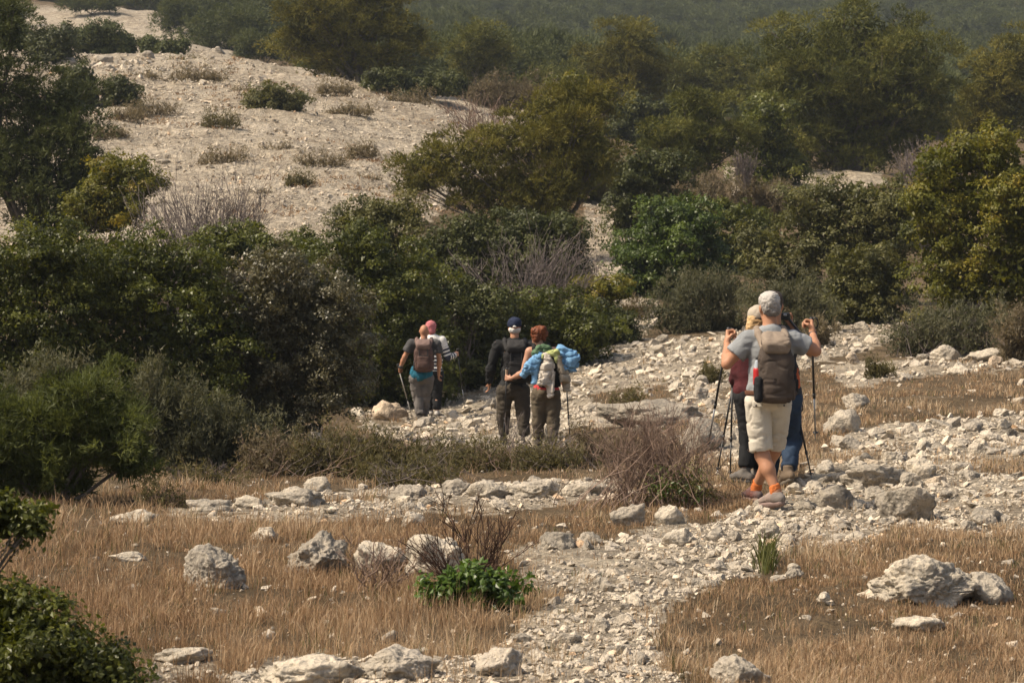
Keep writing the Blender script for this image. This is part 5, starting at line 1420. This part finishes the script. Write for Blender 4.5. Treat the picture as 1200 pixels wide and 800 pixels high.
# ---- the grey-haired walker in shorts, nearest
CM = cloth_mat
def near_man():
    L = LZ(901, 596, 142.0)
    J = dict(head=L(902, 361, 0.03), neck=L(902, 386), chest=L(903, 412), pelvis=L(900, 464),
             shL=L(877, 398), shR=L(929, 398), elL=L(852, 427, 0.02), elR=L(957, 412, 0.04), wrL=L(855, 403, 0.20), wrR=L(957, 391, 0.24),
             hipL=L(887, 472, -0.01), hipR=L(914, 472, 0.02), knL=L(893, 533, 0.0), knR=L(911, 530, 0.22), anL=(0.055, -0.10, 0.145), anR=(-0.060, 0.46, 0.13),
             toeL=(-0.045, 0.05, 0.052), toeR=(-0.13, 0.62, 0.055))
    p = build_person('grey-haired person in grey t-shirt and pale shorts, hands raised on trekking poles', 901, 18.35, 142, J, h=0.0125,
                     hands=[(J['wrL'], (0.05, 0.55, 0.75), (0, -0.35, 0.9), 1, 1.0, 1.15), (J['wrR'], (-0.05, 0.55, 0.75), (0, -0.35, 0.9), -1, 1.0, 1.15)], headrot=(0.25, -0.12))
    grey = CM('grey_tshirt', (0.30, 0.31, 0.315), (0.22, 0.23, 0.235))
    shirt(p, 'tshirt', grey, 0.62, 0.020, 0.006, -0.03, 1)
    tan = CM('stone_cotton', (0.60, 0.55, 0.455), (0.52, 0.47, 0.385))
    sh = trousers(p, 'shorts', tan, 0.93, 0.014, 0.009, 2, 0.06, 'LR', 0.008)
    belt = part('belt', [E(J['pelvis'] + np.array([0, 0, 0.03]), (0.192, 0.150, 0.17), 0.0)], CM('brown_belt', (0.13, 0.06, 0.035)), p.root, 0.009,
                clip=[(np.array(J['pelvis']) + [0, 0, 0.045], (0, 0, 1)), (np.array(J['pelvis']) + [0, 0, 0.005], (0, 0, -1))])
    for sd in (-1, 1):
        o = part('pocket_flap', [B(np.array(J['pelvis']) + [sd * 0.10, -0.150, -0.065], (0.045, 0.012, 0.030), 0.01, 0, RZ(sd * 0.3))], tan, p.root, 0.009); o.parent = sh
        o = part('button', [E(np.array(J['pelvis']) + [sd * 0.115, -0.160, -0.075], (0.009, 0.008, 0.009), 0)], M_BLACKPL, p.root, 0.005); o.parent = sh
    hc = p.hf
    hr, nt, b = new_mat('grey_hair')
    tc = N(nt, 'ShaderNodeTexCoord'); mp = N(nt, 'ShaderNodeMapping'); mp.inputs['Scale'].default_value = (150, 150, 40); nt.links.new(tc.outputs['Object'], mp.inputs[0])
    ns = N(nt, 'ShaderNodeTexNoise', Scale=1.0, Detail=3.0); nt.links.new(mp.outputs[0], ns.inputs[0])
    v = math_(nt, 'ADD', attr(nt, 'tint'), math_(nt, 'MULTIPLY', math_(nt, 'SUBTRACT', ns.outputs[0], 0.5), 0.9))
    nt.links.new(ramp(nt, v, [(0.05, (0.13, 0.12, 0.11)), (0.45, (0.33, 0.305, 0.275)), (0.95, (0.50, 0.465, 0.415))]), b.inputs['Base Color']); b.inputs['Roughness'].default_value = 0.6
    bump(nt, b, ns.outputs[0], 0.8, 0.01)
    zt = hc(0, 0, 0)[2]
    hair(p, 'hair', [E(hc(0, -0.018, 0.046), (0.087, 0.103, 0.090), 0.02), E(hc(0, 0.03, 0.075), (0.07, 0.07, 0.055), 0.03), E(hc(0, -0.050, -0.016), (0.076, 0.060, 0.068), 0.03)], hr, 0.008, 0.006, 34, tint=lambda V: np.clip((V[:, 2] - zt + 0.085) / 0.22, 0, 1))
    or_ = CM('orange_socks', (0.66, 0.20, 0.06), (0.54, 0.15, 0.04))
    shm = CM('grey_pink_trainers', (0.20, 0.175, 0.155), (0.30, 0.225, 0.19)); sol = plain_mat('pink_grey_sole', (0.26, 0.18, 0.155), 0.7)
    red = CM('dark_red_trainers', (0.20, 0.09, 0.075), (0.13, 0.10, 0.095))
    for sd, mt in (('L', shm), ('R', red)):
        a = np.array(J['an' + sd]); k = np.array(J['kn' + sd])
        part('sock', [C(a + (k - a) * 0.15, a + np.array([0, 0, -0.04]), 0.047, 0.045, 0.0)], or_, p.root, 0.008, 0.005, 20, 4, [(a + (k - a) * 0.165, k - a)])
        shoe(p, sd, mt, sol, high=0.045)
    wb = part('wristband', [C(np.array(J['wrR']) + [0, -0.012, -0.030], np.array(J['wrR']) + [0, 0.006, 0.012], 0.037, 0.037, 0)], M_BLACKPL, p.root, 0.007,
              clip=[(np.array(J['wrR']) + [0, 0.0, 0.004], (0, 0.4, 1)), (np.array(J['wrR']) + [0, -0.01, -0.026], (0, -0.4, -1))])
    br, br2 = CM('taupe_pack_cloth', (0.088, 0.068, 0.054), (0.062, 0.048, 0.039)), CM('light_taupe_flap', (0.27, 0.215, 0.165), (0.21, 0.165, 0.125))
    bp = backpack(p, 'taupe backpack with lighter top flap on the grey t-shirt', np.array(L(905, 432)) + [0, -0.235, 0], (0.138, 0.105, 0.285), br, br2, h=0.009, taper=0.86, pocket=False, lid_straps=False)
    part('bottle_pocket', [B((-0.145, -0.035, -0.165), (0.030, 0.07, 0.105), 0.026, 0.0)], CM('black_mesh', (0.022, 0.022, 0.024), (0.015, 0.015, 0.016)), bp, 0.009, 0.004, 16)
    part('hip_belt', [E((0.0, 0.235, -0.205), (0.208, 0.165, 0.06), 0.0)], CM('dark_brown_webbing', (0.065, 0.042, 0.032)), bp, 0.009,
         clip=[((0, 0, -0.18), (0, 0, 1)), ((0, 0, -0.245), (0, 0, -1))])
    # bottle in the mesh pocket
    bo = p.base + np.array(L(884, 434)) + np.array([0, -0.24, 0])
    r = empty('water_bottle', bo + [0, 0, -0.10], 'red bottle with clear top in the side pocket of the taupe backpack', 'bottle')
    part('bottle_body', [C((0, 0, 0.0), (0, 0, 0.105), 0.036, 0.036, 0.01)], plain_mat('red_bottle', (0.50, 0.025, 0.025), 0.3), r, 0.007)
    part('bottle_neck', [C((0, 0, 0.125), (0, 0, 0.175), 0.031, 0.022, 0.01)], plain_mat('clear_bottle_top', (0.42, 0.46, 0.50), 0.15), r, 0.006)
    part('bottle_cap', [C((0, 0, 0.185), (0, 0, 0.205), 0.017, 0.017, 0.0)], M_BLACKPL, r, 0.006)
    hl, hr_ = np.array(J['wrL']), np.array(J['wrR'])
    gl, gr = hl + [0.012, 0.075, 0.050], hr_ + [0.0, 0.075, 0.050]
    pole('black trekking pole raised in the left hand of the walker in shorts', p.base + gl + [0.003, -0.005, 0.05], p.base + gl + [-0.135, 0.42, -0.98], M_BLACKPL, M_STEEL, M_GRIP)
    pole('black trekking pole raised in the right hand of the walker in shorts', p.base + gr + [0, -0.005, 0.05], p.base + gr + [0.095, 0.42, -0.98], M_BLACKPL, M_STEEL, M_GRIP)
near_man()

HAND_H[0] = 0.0078
def cap_woman():
    L = LZ(870, 568, 126.0)
    J = dict(head=L(885, 378, 0.02), neck=L(882, 395), chest=L(878, 415), pelvis=L(878, 465), shL=L(865, 404), shR=L(897, 402), elL=L(861, 438, 0.03), elR=L(906, 440, 0.05),
             wrL=L(858, 451, 0.22), wrR=L(905, 450, 0.22), hipL=L(872, 470), hipR=L(886, 470), knL=L(874, 517, 0.06), knR=L(888, 517, 0.02), anL=(0.0, 0.0, 0.115), anR=(0.13, 0.15, 0.115),
             toeL=(-0.11, 0.12, 0.045), toeR=(0.09, 0.31, 0.045))
    p = build_person('blond person in beige cap and maroon jacket, half hidden behind the walker in shorts', 874, 20.7, 126, J, M_SKIN2, 1, 0.018,
                     hands=[(J['wrL'], (0, 0.9, 0.1), (0, 0.05, 1), 1), (J['wrR'], (0, 0.9, 0.1), (0, 0.05, 1), -1)], headrot=(-0.3, 0))
    mar = CM('maroon_jacket', (0.085, 0.020, 0.022), (0.05, 0.012, 0.014))
    shirt(p, 'jacket', mar, 1.9, 0.020, 0.008, -0.10, 3)
    trousers(p, 'trousers', CM('black_trousers', (0.022, 0.022, 0.023), (0.014, 0.014, 0.015)), 1.92, 0.022, 0.008, 4)
    hc = p.hf
    hair(p, 'hair', [E(hc(0, -0.035, 0.0), (0.098, 0.090, 0.085), 0.03), E(hc(-0.02, -0.055, -0.065), (0.085, 0.055, 0.070), 0.03), E(hc(-0.035, -0.05, -0.11), (0.06, 0.04, 0.05), 0.03)],
         CM('blond_hair', (0.66, 0.46, 0.24), (0.44, 0.28, 0.13), 0.6, 120), 0.009, 0.008, 26)
    cap_ = part('cap', [E(hc(0, -0.01, 0.055), (0.101, 0.113, 0.094), 0.02), C(hc(-0.05, 0.10, 0.035), hc(0.05, 0.10, 0.035), 0.02, 0.02, 0.03), E(hc(0, 0.13, 0.032), (0.075, 0.075, 0.012), 0.02)],
                CM('beige_cap', (0.46, 0.40, 0.32), (0.38, 0.33, 0.26)), p.root, 0.009, 0.003, 12, 4, [(hc(0, 0, 0.018), (0, 0, -1))])
    o = part('cap_band', [E(hc(0, -0.01, 0.03), (0.107, 0.119, 0.06), 0)], CM('dark_cap_strap', (0.10, 0.085, 0.07)), p.root, 0.008, clip=[(hc(0, 0, 0.034), (0, 0, 1)), (hc(0, 0, 0.014), (0, 0, -1))]); o.parent = cap_
    gm = CM('grey_boots', (0.17, 0.15, 0.13), (0.11, 0.10, 0.09)); so = plain_mat('dark_sole', (0.05, 0.045, 0.04), 0.8)
    for sd in 'LR': shoe(p, sd, gm, so, high=0.08)
    g = p.base + np.array(J['wrL']) + [0, 0.075, 0.03]
    pole('thin black trekking pole standing upright, right one of the left-hand bundle', g + [0.004, 0, 0.06], np.array([g[0] - 0.02, g[1] + 0.02, float(ground(g[0] - 0.02, g[1] + 0.02))]), M_BLACKPL, M_BLACKPL, M_GRIP)
    pole('slanting black trekking pole crossing the upright one beside the maroon sleeve', g + [0.03, 0.06, 0.05], np.array([g[0] - 0.14, g[1] + 0.1, float(ground(g[0] - 0.14, g[1] + 0.1)) + 0.04]), M_BLACKPL, M_BLACKPL, M_GRIP)
cap_woman()

def camera_man():
    L = LZ(914, 565, 127.0)
    J = dict(head=L(907, 353, 0.0), neck=L(908, 377), chest=L(911, 406), pelvis=L(918, 462), shL=L(892, 391), shR=L(932, 391), elL=L(893, 420, 0.24), elR=L(952, 408, 0.12),
             wrL=L(897, 382, 0.20), wrR=L(930, 376, 0.16), hipL=L(912, 470), hipR=L(925, 472), knL=L(908, 518, 0.12), knR=L(930, 512, 0.14), anL=L(903, 556, 0.12), anR=L(922, 545, -0.12),
             toeL=(-0.13, 0.30, 0.045), toeR=(0.015, 0.03, 0.035))
    p = build_person('dark-haired person in blue jeans holding a camera to the eye, behind the walker in shorts', 914, 20.45, 127, J, M_SKIN, 0, 0.018,
                     hands=[(J['wrL'], (0.2, 0.1, 0.9), (0.7, 0.6, 0), 1), (J['wrR'], (-0.62, 0.1, 0.75), (0.3, 0.8, 0.3), -1)], headrot=(-0.35, 0))
    shirt(p, 'tshirt', CM('charcoal_tshirt', (0.040, 0.042, 0.048), (0.028, 0.029, 0.033)), 0.6, 0.020, 0.007, -0.06, 5)
    trousers(p, 'jeans', CM('blue_denim', (0.030, 0.052, 0.090), (0.018, 0.031, 0.057), 0.8, 140), 1.95, 0.026, 0.011, 6)
    hc = p.hf
    hair(p, 'hair', [E(hc(0, -0.015, 0.045), (0.086, 0.102, 0.090), 0.02), E(hc(0, -0.055, -0.005), (0.078, 0.062, 0.066), 0.03)], CM('dark_hair', (0.075, 0.058, 0.048), (0.04, 0.03, 0.025), 0.6, 120), 0.009, 0.007, 28)
    bm_ = CM('brown_hiking_boots', (0.17, 0.125, 0.085), (0.115, 0.085, 0.06)); so = plain_mat('tread_sole', (0.14, 0.115, 0.085), 0.9)
    for sd in 'LR': shoe(p, sd, bm_, so, high=0.10)
    # camera at the eye
    cp = p.base + np.array(L(920, 366, 0.14))
    r = empty('camera', cp, 'black compact camera held up at the cheek beside the grey head', 'camera')
    part('camera_body', [B((0, 0, 0), (0.062, 0.030, 0.036), 0.012, 0)], M_BLACKPL, r, 0.006)
    part('lens', [C((-0.01, 0.02, 0), (-0.01, 0.075, 0), 0.027, 0.025, 0.0, 1)], M_BLACKPL, r, 0.006)
    part('eyepiece', [B((0.012, -0.032, 0.012), (0.018, 0.010, 0.012), 0.006, 0)], M_STEEL, r, 0.005)
    e = p.j['elR'] - np.array(L(920, 366, 0.14))
    tube_part('wrist_strap', [(0.05, 0, -0.02), (0.10, -0.03, -0.09), (0.19, -0.06, -0.20), e + [0.01, -0.06, -0.03]], 0.011, M_BLACKPL, r, 6)
    bk = CM('black_daypack', (0.022, 0.022, 0.024), (0.014, 0.014, 0.015))
    backpack(p, 'black daypack of the person with the camera, mostly hidden by the taupe pack', np.array(L(912, 430)) + [0, -0.19, 0], (0.14, 0.085, 0.22), bk, bk, h=0.012)
    # orange cloth hanging at the pack
    sc = part('cloth', [C((0, 0, 0.07), (0.01, 0, -0.07), 0.028, 0.035, 0.01)], CM('orange_cloth', (0.52, 0.13, 0.055)), None, 0.009, 0.006, 20, 3)
    sc.location = p.base + np.array(L(928.5, 437)) + [0.01, -0.17, 0]; tag(sc, 'small orange cloth hanging at the right of the taupe backpack', 'cloth')
    a = p.base + np.array(L(931, 470)) + [0.02, 0.02, 0]; tip = p.base + np.array(L(954, 560)) + [0, 0.1, 0]; tip[2] = float(ground(tip[0], tip[1]))
    pole('black trekking pole slanting down right of the blue jeans', a, tip, M_BLACKPL, M_BLACKPL, M_GRIP)
camera_man()

def cap_man():
    L = LZ(602, 530, 84.0)
    J = dict(head=L(603, 394, 0.03), neck=L(603, 405), chest=L(603, 426), pelvis=L(601, 466), shL=L(583, 415), shR=L(623, 415), elL=L(575, 441, 0.02), elR=L(626, 440, 0.10), wrL=L(573, 459, 0.10), wrR=L(622, 452, 0.30),
             hipL=L(592, 468), hipR=L(611, 468), knL=L(590, 498, 0.06), knR=L(613, 498, 0.02), anL=(-0.14, 0.10, 0.11), anR=(0.15, -0.05, 0.11), toeL=(-0.17, 0.26, 0.045), toeR=(0.17, 0.11, 0.045))
    p = build_person('person in black jacket and navy cap walking beside the red-haired hiker', 602, 31.0, 84, J, M_SKIN, 0, 0.018,
                     hands=[(J['wrL'], (0.0, 0.25, -0.95), (0.2, 1, 0), -1, 0.35), (J['wrR'], (0, 0.9, 0.1), (0, 0, 1), -1)], bulk=1.06)
    bk = CM('black_jacket', (0.026, 0.026, 0.026), (0.016, 0.016, 0.016))
    shirt(p, 'jacket', bk, 1.97, 0.018, 0.014, -0.10, 7)
    trousers(p, 'trousers', CM('dark_olive_trousers', (0.075, 0.062, 0.046), (0.050, 0.042, 0.032)), 1.95, 0.026, 0.012, 8)
    hc = p.hf
    hair(p, 'hair', [E(hc(0, -0.032, -0.024), (0.083, 0.076, 0.058), 0.02)], CM('white_hair', (0.80, 0.77, 0.72), (0.60, 0.57, 0.53), 0.7, 120), 0.01, 0.006, 26)
    cp = part('cap', [E(hc(0, -0.008, 0.055), (0.104, 0.115, 0.098), 0.02), E(hc(0, 0.13, 0.03), (0.078, 0.075, 0.012), 0.02)], CM('navy_cap', (0.022, 0.030, 0.062), (0.015, 0.020, 0.042)), p.root, 0.01, 0.003, 12, 3, [(hc(0, 0, 0.008), (0, 0, -1))])
    o = part('cap_opening', [E(hc(0, -0.112, 0.018), (0.028, 0.013, 0.017), 0)], bpy.data.materials['white_hair'], p.root, 0.008); o.parent = cp
    sh_ = CM('dark_boots', (0.06, 0.05, 0.04)); so = bpy.data.materials['dark_sole']
    for sd in 'LR': shoe(p, sd, sh_, so, high=0.1)
    pk = CM('black_rucksack', (0.020, 0.019, 0.019), (0.013, 0.012, 0.012)); pk2 = CM('charcoal_rucksack_lid', (0.035, 0.033, 0.032), (0.025, 0.024, 0.023))
    backpack(p, 'black rucksack on the black jacket of the person in the navy cap', np.array(L(605, 434)) + [0, -0.24, 0], (0.165, 0.11, 0.29), pk, pk2, h=0.013)
cap_man()

def red_woman():
    L = LZ(639, 530, 87.0)
    J = dict(head=L(630, 399, 0.03), neck=L(633, 411), chest=L(636, 428), pelvis=L(640, 466), shL=L(621, 418), shR=L(650, 418), elL=L(613, 443, 0.02), elR=L(662, 440, 0.08), wrL=L(599, 450, 0.18), wrR=L(663, 455, 0.24),
             hipL=L(632, 470), hipR=L(648, 470), knL=L(631, 500, 0.05), knR=L(648, 500, 0.0), anL=(-0.09, 0.10, 0.11), anR=(0.10, -0.08, 0.11), toeL=(-0.11, 0.25, 0.045), toeR=(0.12, 0.07, 0.045))
    p = build_person('red-haired person in coral tank top with clothes hung over the pack', 639, 29.9, 87, J, M_SKIN2, 1, 0.017,
                     hands=[(J['wrL'], (-0.75, 0.45, 0.1), (0.05, 0, 1), 1), (J['wrR'], (0.1, 0.9, -0.1), (0, 0, 1), -1)], bulk=0.98, headrot=(0.5, 0))
    shirt(p, 'tank_top', CM('coral_top', (0.62, 0.075, 0.075), (0.48, 0.05, 0.055)), 0, 0.012, 0.005, -0.06, 9)
    trousers(p, 'trousers', CM('olive_brown_trousers', (0.13, 0.105, 0.072), (0.095, 0.075, 0.052)), 1.95, 0.024, 0.012, 10)
    hc = p.hf
    hair(p, 'hair', [E(hc(0, -0.015, 0.028), (0.096, 0.108, 0.096), 0.03), E(hc(0.015, -0.085, 0.068), (0.075, 0.06, 0.062), 0.03), E(hc(-0.045, -0.055, -0.035), (0.05, 0.045, 0.055), 0.02), E(hc(0.075, -0.06, 0.03), (0.045, 0.05, 0.045), 0.02), E(hc(0.05, -0.085, -0.02), (0.035, 0.035, 0.06), 0.02), E(hc(-0.07, -0.03, 0.06), (0.04, 0.04, 0.04), 0.02)],
         CM('auburn_hair', (0.235, 0.075, 0.030), (0.13, 0.038, 0.016), 0.5, 100), 0.009, 0.013, 40)
    sh_ = bpy.data.materials['dark_boots']; so = bpy.data.materials['dark_sole']
    for sd in 'LR': shoe(p, sd, sh_, so, high=0.1)
    w = np.array(J['wrL'])
    part('watch', [C(w + [0.045, -0.02, 0.006], w + [0.02, -0.01, 0.002], 0.039, 0.037, 0, 1)], M_BLACKPL, p.root, 0.008)
    pk = bpy.data.materials['black_rucksack']
    bp = backpack(p, 'black pack of the red-haired hiker, buried under hanging clothes', np.array(L(644, 440)) + [0, -0.235, 0], (0.128, 0.10, 0.25), pk, pk, h=0.016)
    part('coral_trim', [B((0.0, -0.05, -0.235), (0.13, 0.09, 0.015), 0.012, 0)], bpy.data.materials['coral_top'], bp, 0.01)
    # clothes hung over the pack
    cb = p.base + np.array(L(641, 440))
    O = lambda px, py, y: np.array(L(px, py, y)) - np.array(L(641, 440))
    def garment(name, prims, mat, label, cat='jacket', wr=0.022, wf=10, seed=1, clip=None):
        V, Q = sdf_mesh(prims, 0.0105, wr, wf, seed, clip)
        # hanging folds: ridges running down the cloth
        V = V + np.stack([np.zeros(len(V)), 0.014 * vnoise(np.column_stack([V[:, 0] * 26, V[:, 2] * 4.5]) + seed, 77), np.zeros(len(V))], -1)
        o = bpy.data.objects.new(name, mesh_data(name, V, Q, mat, None, True)); COL.objects.link(o); o.location = cb
        return tag(o, label, cat, 'clothes hung over the pack')
    blue = CM('sky_blue_fleece', (0.19, 0.365, 0.56), (0.14, 0.29, 0.47))
    garment('jacket', [C(O(632, 421, -0.36), O(620, 436, -0.40), 0.055, 0.075, 0.04), C(O(620, 436, -0.40), O(612, 446, -0.38), 0.065, 0.035, 0.04, 1), C(O(630, 424, -0.40), O(626, 455, -0.42), 0.05, 0.05, 0.05, 1)], blue,
            'sky blue jacket hanging over the left side of the buried pack', seed=1)
    garment('jacket', [C(O(655, 415, -0.33), O(669, 426, -0.33), 0.050, 0.095, 0.05), C(O(669, 426, -0.33), O(670, 441, -0.30), 0.085, 0.065, 0.05, 1), C(O(658, 420, -0.36), O(664, 438, -0.36), 0.05, 0.06, 0.05, 1)], blue, 'bundled sky blue jacket bulging at the right shoulder of the pack', seed=2, wr=0.03, wf=7)
    cream = CM('cream_cotton', (0.56, 0.50, 0.42), (0.47, 0.41, 0.34))
    garment('jacket', [C(O(640, 423, -0.42), O(636, 456, -0.44), 0.055, 0.085, 0.04, 1), C(O(645, 430, -0.42), O(645, 470, -0.43), 0.055, 0.050, 0.05, 1)], cream, 'cream jacket hanging down the middle of the buried pack', seed=3)
    garment('jacket', [C(O(655, 424, -0.40), O(660, 452, -0.36), 0.045, 0.06, 0.04, 1), C(O(660, 436, -0.34), O(664, 463, -0.32), 0.050, 0.050, 0.05, 1)], CM('khaki_cotton', (0.40, 0.345, 0.265), (0.33, 0.28, 0.21)), 'khaki beige jacket hanging at the right of the buried pack', seed=4)
    garment('scarf', [E(O(637, 414, -0.32), (0.115, 0.075, 0.055), 0.04, RY(0.15)), E(O(627, 418, -0.36), (0.07, 0.055, 0.04), 0.04, RY(-0.5))], CM('sage_green_cloth', (0.10, 0.165, 0.09), (0.07, 0.12, 0.065)), 'sage green cloth bundled on top of the buried pack', 'cloth', seed=5)
    garment('scarf', [C(O(637, 423, -0.42), O(651, 417, -0.42), 0.045, 0.040, 0.03), C(O(650, 419, -0.42), O(652, 428, -0.42), 0.036, 0.03, 0.03)], CM('pale_lime_cloth', (0.48, 0.52, 0.21), (0.39, 0.43, 0.16)), 'pale lime scarf knotted over the cream jacket', 'scarf', seed=6)
    g = p.base + w + [-0.06, 0.045, 0.02]
    pole('trekking pole with pale cork grip in the bare left hand of the red-haired hiker', g + [0, 0, 0.09], np.array([g[0] - 0.05, g[1] + 0.35, float(ground(g[0] - 0.05, g[1] + 0.35))]), M_BLACKPL, M_BLACKPL, M_CORK)
    g = p.base + np.array(J['wrR']) + [0.01, 0.075, 0.0]
    pole('black trekking pole planted right of the red-haired hiker', g + [0, 0, 0.06], np.array([g[0] + 0.06, g[1] + 0.05, float(ground(g[0] + 0.06, g[1] + 0.05))]), M_BLACKPL, M_BLACKPL, M_GRIP)
red_woman()

def bald_man():
    L = LZ(494, 508, 65.5)
    J = dict(head=L(497, 402, 0.03), neck=L(497, 411), chest=L(497, 426), pelvis=L(494, 455), shL=L(482, 416), shR=L(512, 416), elL=L(474, 432, 0.02), elR=L(515, 435, 0.0), wrL=L(468, 446, 0.10), wrR=L(514, 452, 0.10),
             hipL=L(487, 458), hipR=L(501, 458), knL=L(489, 481, 0.03), knR=L(498, 481, 0.08), anL=(-0.02, -0.10, 0.11), anR=(0.06, 0.16, 0.11), toeL=(-0.04, 0.06, 0.045), toeR=(0.08, 0.32, 0.045))
    p = build_person('bald person in charcoal t-shirt with blue cloth at the waist and brown backpack', 494, 40.0, 65, J, M_SKIN, 0, 0.018,
                     hands=[(J['wrL'], (-0.2, 0.8, -0.4), (0.05, 0.2, 1), 1), (J['wrR'], (0, 0.3, -0.95), (0.1, 1, 0), 1, 0.4)])
    shirt(p, 'tshirt', CM('dark_grey_tshirt', (0.085, 0.083, 0.082), (0.06, 0.058, 0.058)), 0.62, 0.022, 0.010, -0.02, 11)
    trousers(p, 'trousers', CM('grey_trousers', (0.155, 0.14, 0.128), (0.11, 0.10, 0.092)), 1.96, 0.028, 0.014, 12)
    blue = CM('teal_blue_cloth', (0.018, 0.12, 0.18), (0.012, 0.085, 0.13))
    part('waist_jacket', [E(np.array(J['pelvis']) + [0, 0, 0.05], (0.205, 0.175, 0.20), 0.03), C(np.array(J['pelvis']) + [0.02, -0.16, 0.02], np.array(J['pelvis']) + [0.05, -0.17, -0.12], 0.09, 0.05, 0.05)], blue, p.root, 0.013, 0.014, 9, 13,
         [(np.array(J['pelvis']) + [0, 0, 0.22], (0, 0, 1)), (np.array(J['pelvis']) + [0, 0, -0.07], (0.35, 0, -1))])
    sh_ = bpy.data.materials['dark_boots']; so = bpy.data.materials['dark_sole']
    for sd in 'LR': shoe(p, sd, sh_, so, high=0.08)
    w = np.array(J['wrL']); part('watch', [C(w + [0.012, -0.02, 0.03], w + [0.006, -0.01, 0.012], 0.040, 0.038, 0, 1)], M_BLACKPL, p.root, 0.009)
    pk, pk2 = CM('maroon_brown_pack', (0.115, 0.070, 0.058), (0.08, 0.048, 0.040)), CM('dull_pink_pack_panel', (0.20, 0.135, 0.115), (0.15, 0.10, 0.085))
    backpack(p, 'reddish brown backpack on the charcoal t-shirt of the bald hiker', np.array(L(497, 431)) + [0, -0.235, 0], (0.165, 0.11, 0.285), pk, pk2, h=0.014)
    g = p.base + w + [-0.02, 0.075, 0.0]; q = P(484, 496, 40.6)
    pole('pale trekking pole slanting down from the left hand of the bald hiker', g + [-0.02, 0, 0.05], np.array([g[0] + 0.24, g[1] + 0.25, float(ground(g[0] + 0.24, g[1] + 0.25))]), M_PALEPOLE, M_PALEPOLE, M_GRIP)
bald_man()

def stripe_woman():
    L = LZ(509, 507, 64.0)
    J = dict(head=L(505, 402, 0.03), neck=L(507, 411), chest=L(508, 425), pelvis=L(508, 456), shL=L(497, 416), shR=L(518, 417), elL=L(494, 435, 0.05), elR=L(525, 437, 0.02), wrL=L(494, 440, 0.25), wrR=L(534, 435, 0.16),
             hipL=L(503, 459), hipR=L(513, 459), knL=L(504, 482, 0.08), knR=L(512, 482, 0.02), anL=(-0.07, 0.14, 0.11), anR=(0.05, -0.02, 0.11), toeL=(-0.08, 0.30, 0.045), toeR=(0.06, 0.14, 0.045))
    p = build_person('person in pink headscarf and striped top, mostly behind the bald hiker', 509, 41.0, 64, J, M_SKIN2, 1, 0.018,
                     hands=[(J['wrL'], (0, 0.9, 0), (0, 0, 1), 1), (J['wrR'], (0.45, 0.75, 0.25), (0, -0.1, 1), -1)])
    m, nt, b = new_mat('navy_white_stripes')
    g = N(nt, 'ShaderNodeTexCoord'); a = attr(nt, 'tint')
    f = math_(nt, 'MULTIPLY', math_(nt, 'GREATER_THAN', math_(nt, 'FRACT', math_(nt, 'MULTIPLY', a, 1 / 0.068)), 0.46), math_(nt, 'GREATER_THAN', a, 0.13))
    nt.links.new(mixc(nt, f, (0.74, 0.71, 0.66), (0.030, 0.034, 0.055)), b.inputs['Base Color']); b.inputs['Roughness'].default_value = 0.9
    ch = np.array(J['chest']); pts = [np.array(J['shR']), np.array(J['elR']), np.array(J['wrR'])]
    ptl = [np.array(J['shL']), np.array(J['elL']), np.array(J['wrL'])]
    def stripe(V):
        """distance down from the shoulder, along the sleeve or the trunk: the knit's own stripes"""
        down = np.maximum(ch[2] + 0.18 - V[:, 2], 0)
        best = np.full(len(V), 9.0); out = down.copy()
        for q in (pts, ptl):
            acc = 0.0
            for A, Bq in zip(q[:-1], q[1:]):
                ab = Bq - A; t = np.clip(((V - A) @ ab) / (ab @ ab), 0, 1); dd = np.linalg.norm(V - A - t[:, None] * ab, axis=1)
                l = np.linalg.norm(ab); mk = (dd < 0.085) & (dd < best) & (np.abs(V[:, 0] - ch[0]) > 0.12)
                out = np.where(mk, acc + t * l, out); best = np.where(mk, dd, best); acc += l
        return out
    shirt(p, 'striped_top', m, 1.92, 0.020, 0.006, -0.06, 14, stripe)
    trousers(p, 'trousers', bpy.data.materials['black_trousers'], 1.95, 0.024, 0.010, 15)
    hc = p.hf
    part('headscarf', [E(hc(0, -0.012, 0.025), (0.098, 0.112, 0.108), 0.02), E(hc(0.01, -0.06, -0.06), (0.078, 0.06, 0.075), 0.03)], CM('pink_scarf', (0.55, 0.20, 0.20), (0.44, 0.14, 0.15)), p.root, 0.012, 0.008, 14, 16)
    sh_ = CM('pale_trainers', (0.45, 0.42, 0.38)); so = bpy.data.materials['dark_sole']
    for sd in 'LR': shoe(p, sd, sh_, so, high=0.05)
    g = p.base + np.array(J['wrR']) + [0.03, 0.062, 0.02]
    pole('dark trekking pole planted right of the striped sleeve', g + [0, 0, 0.07], np.array([g[0] + 0.14, g[1] + 0.3, float(ground(g[0] + 0.14, g[1] + 0.3))]), M_BLACKPL, M_STEEL, M_GRIP)
stripe_woman()
haze(HAZE_DENSITY)
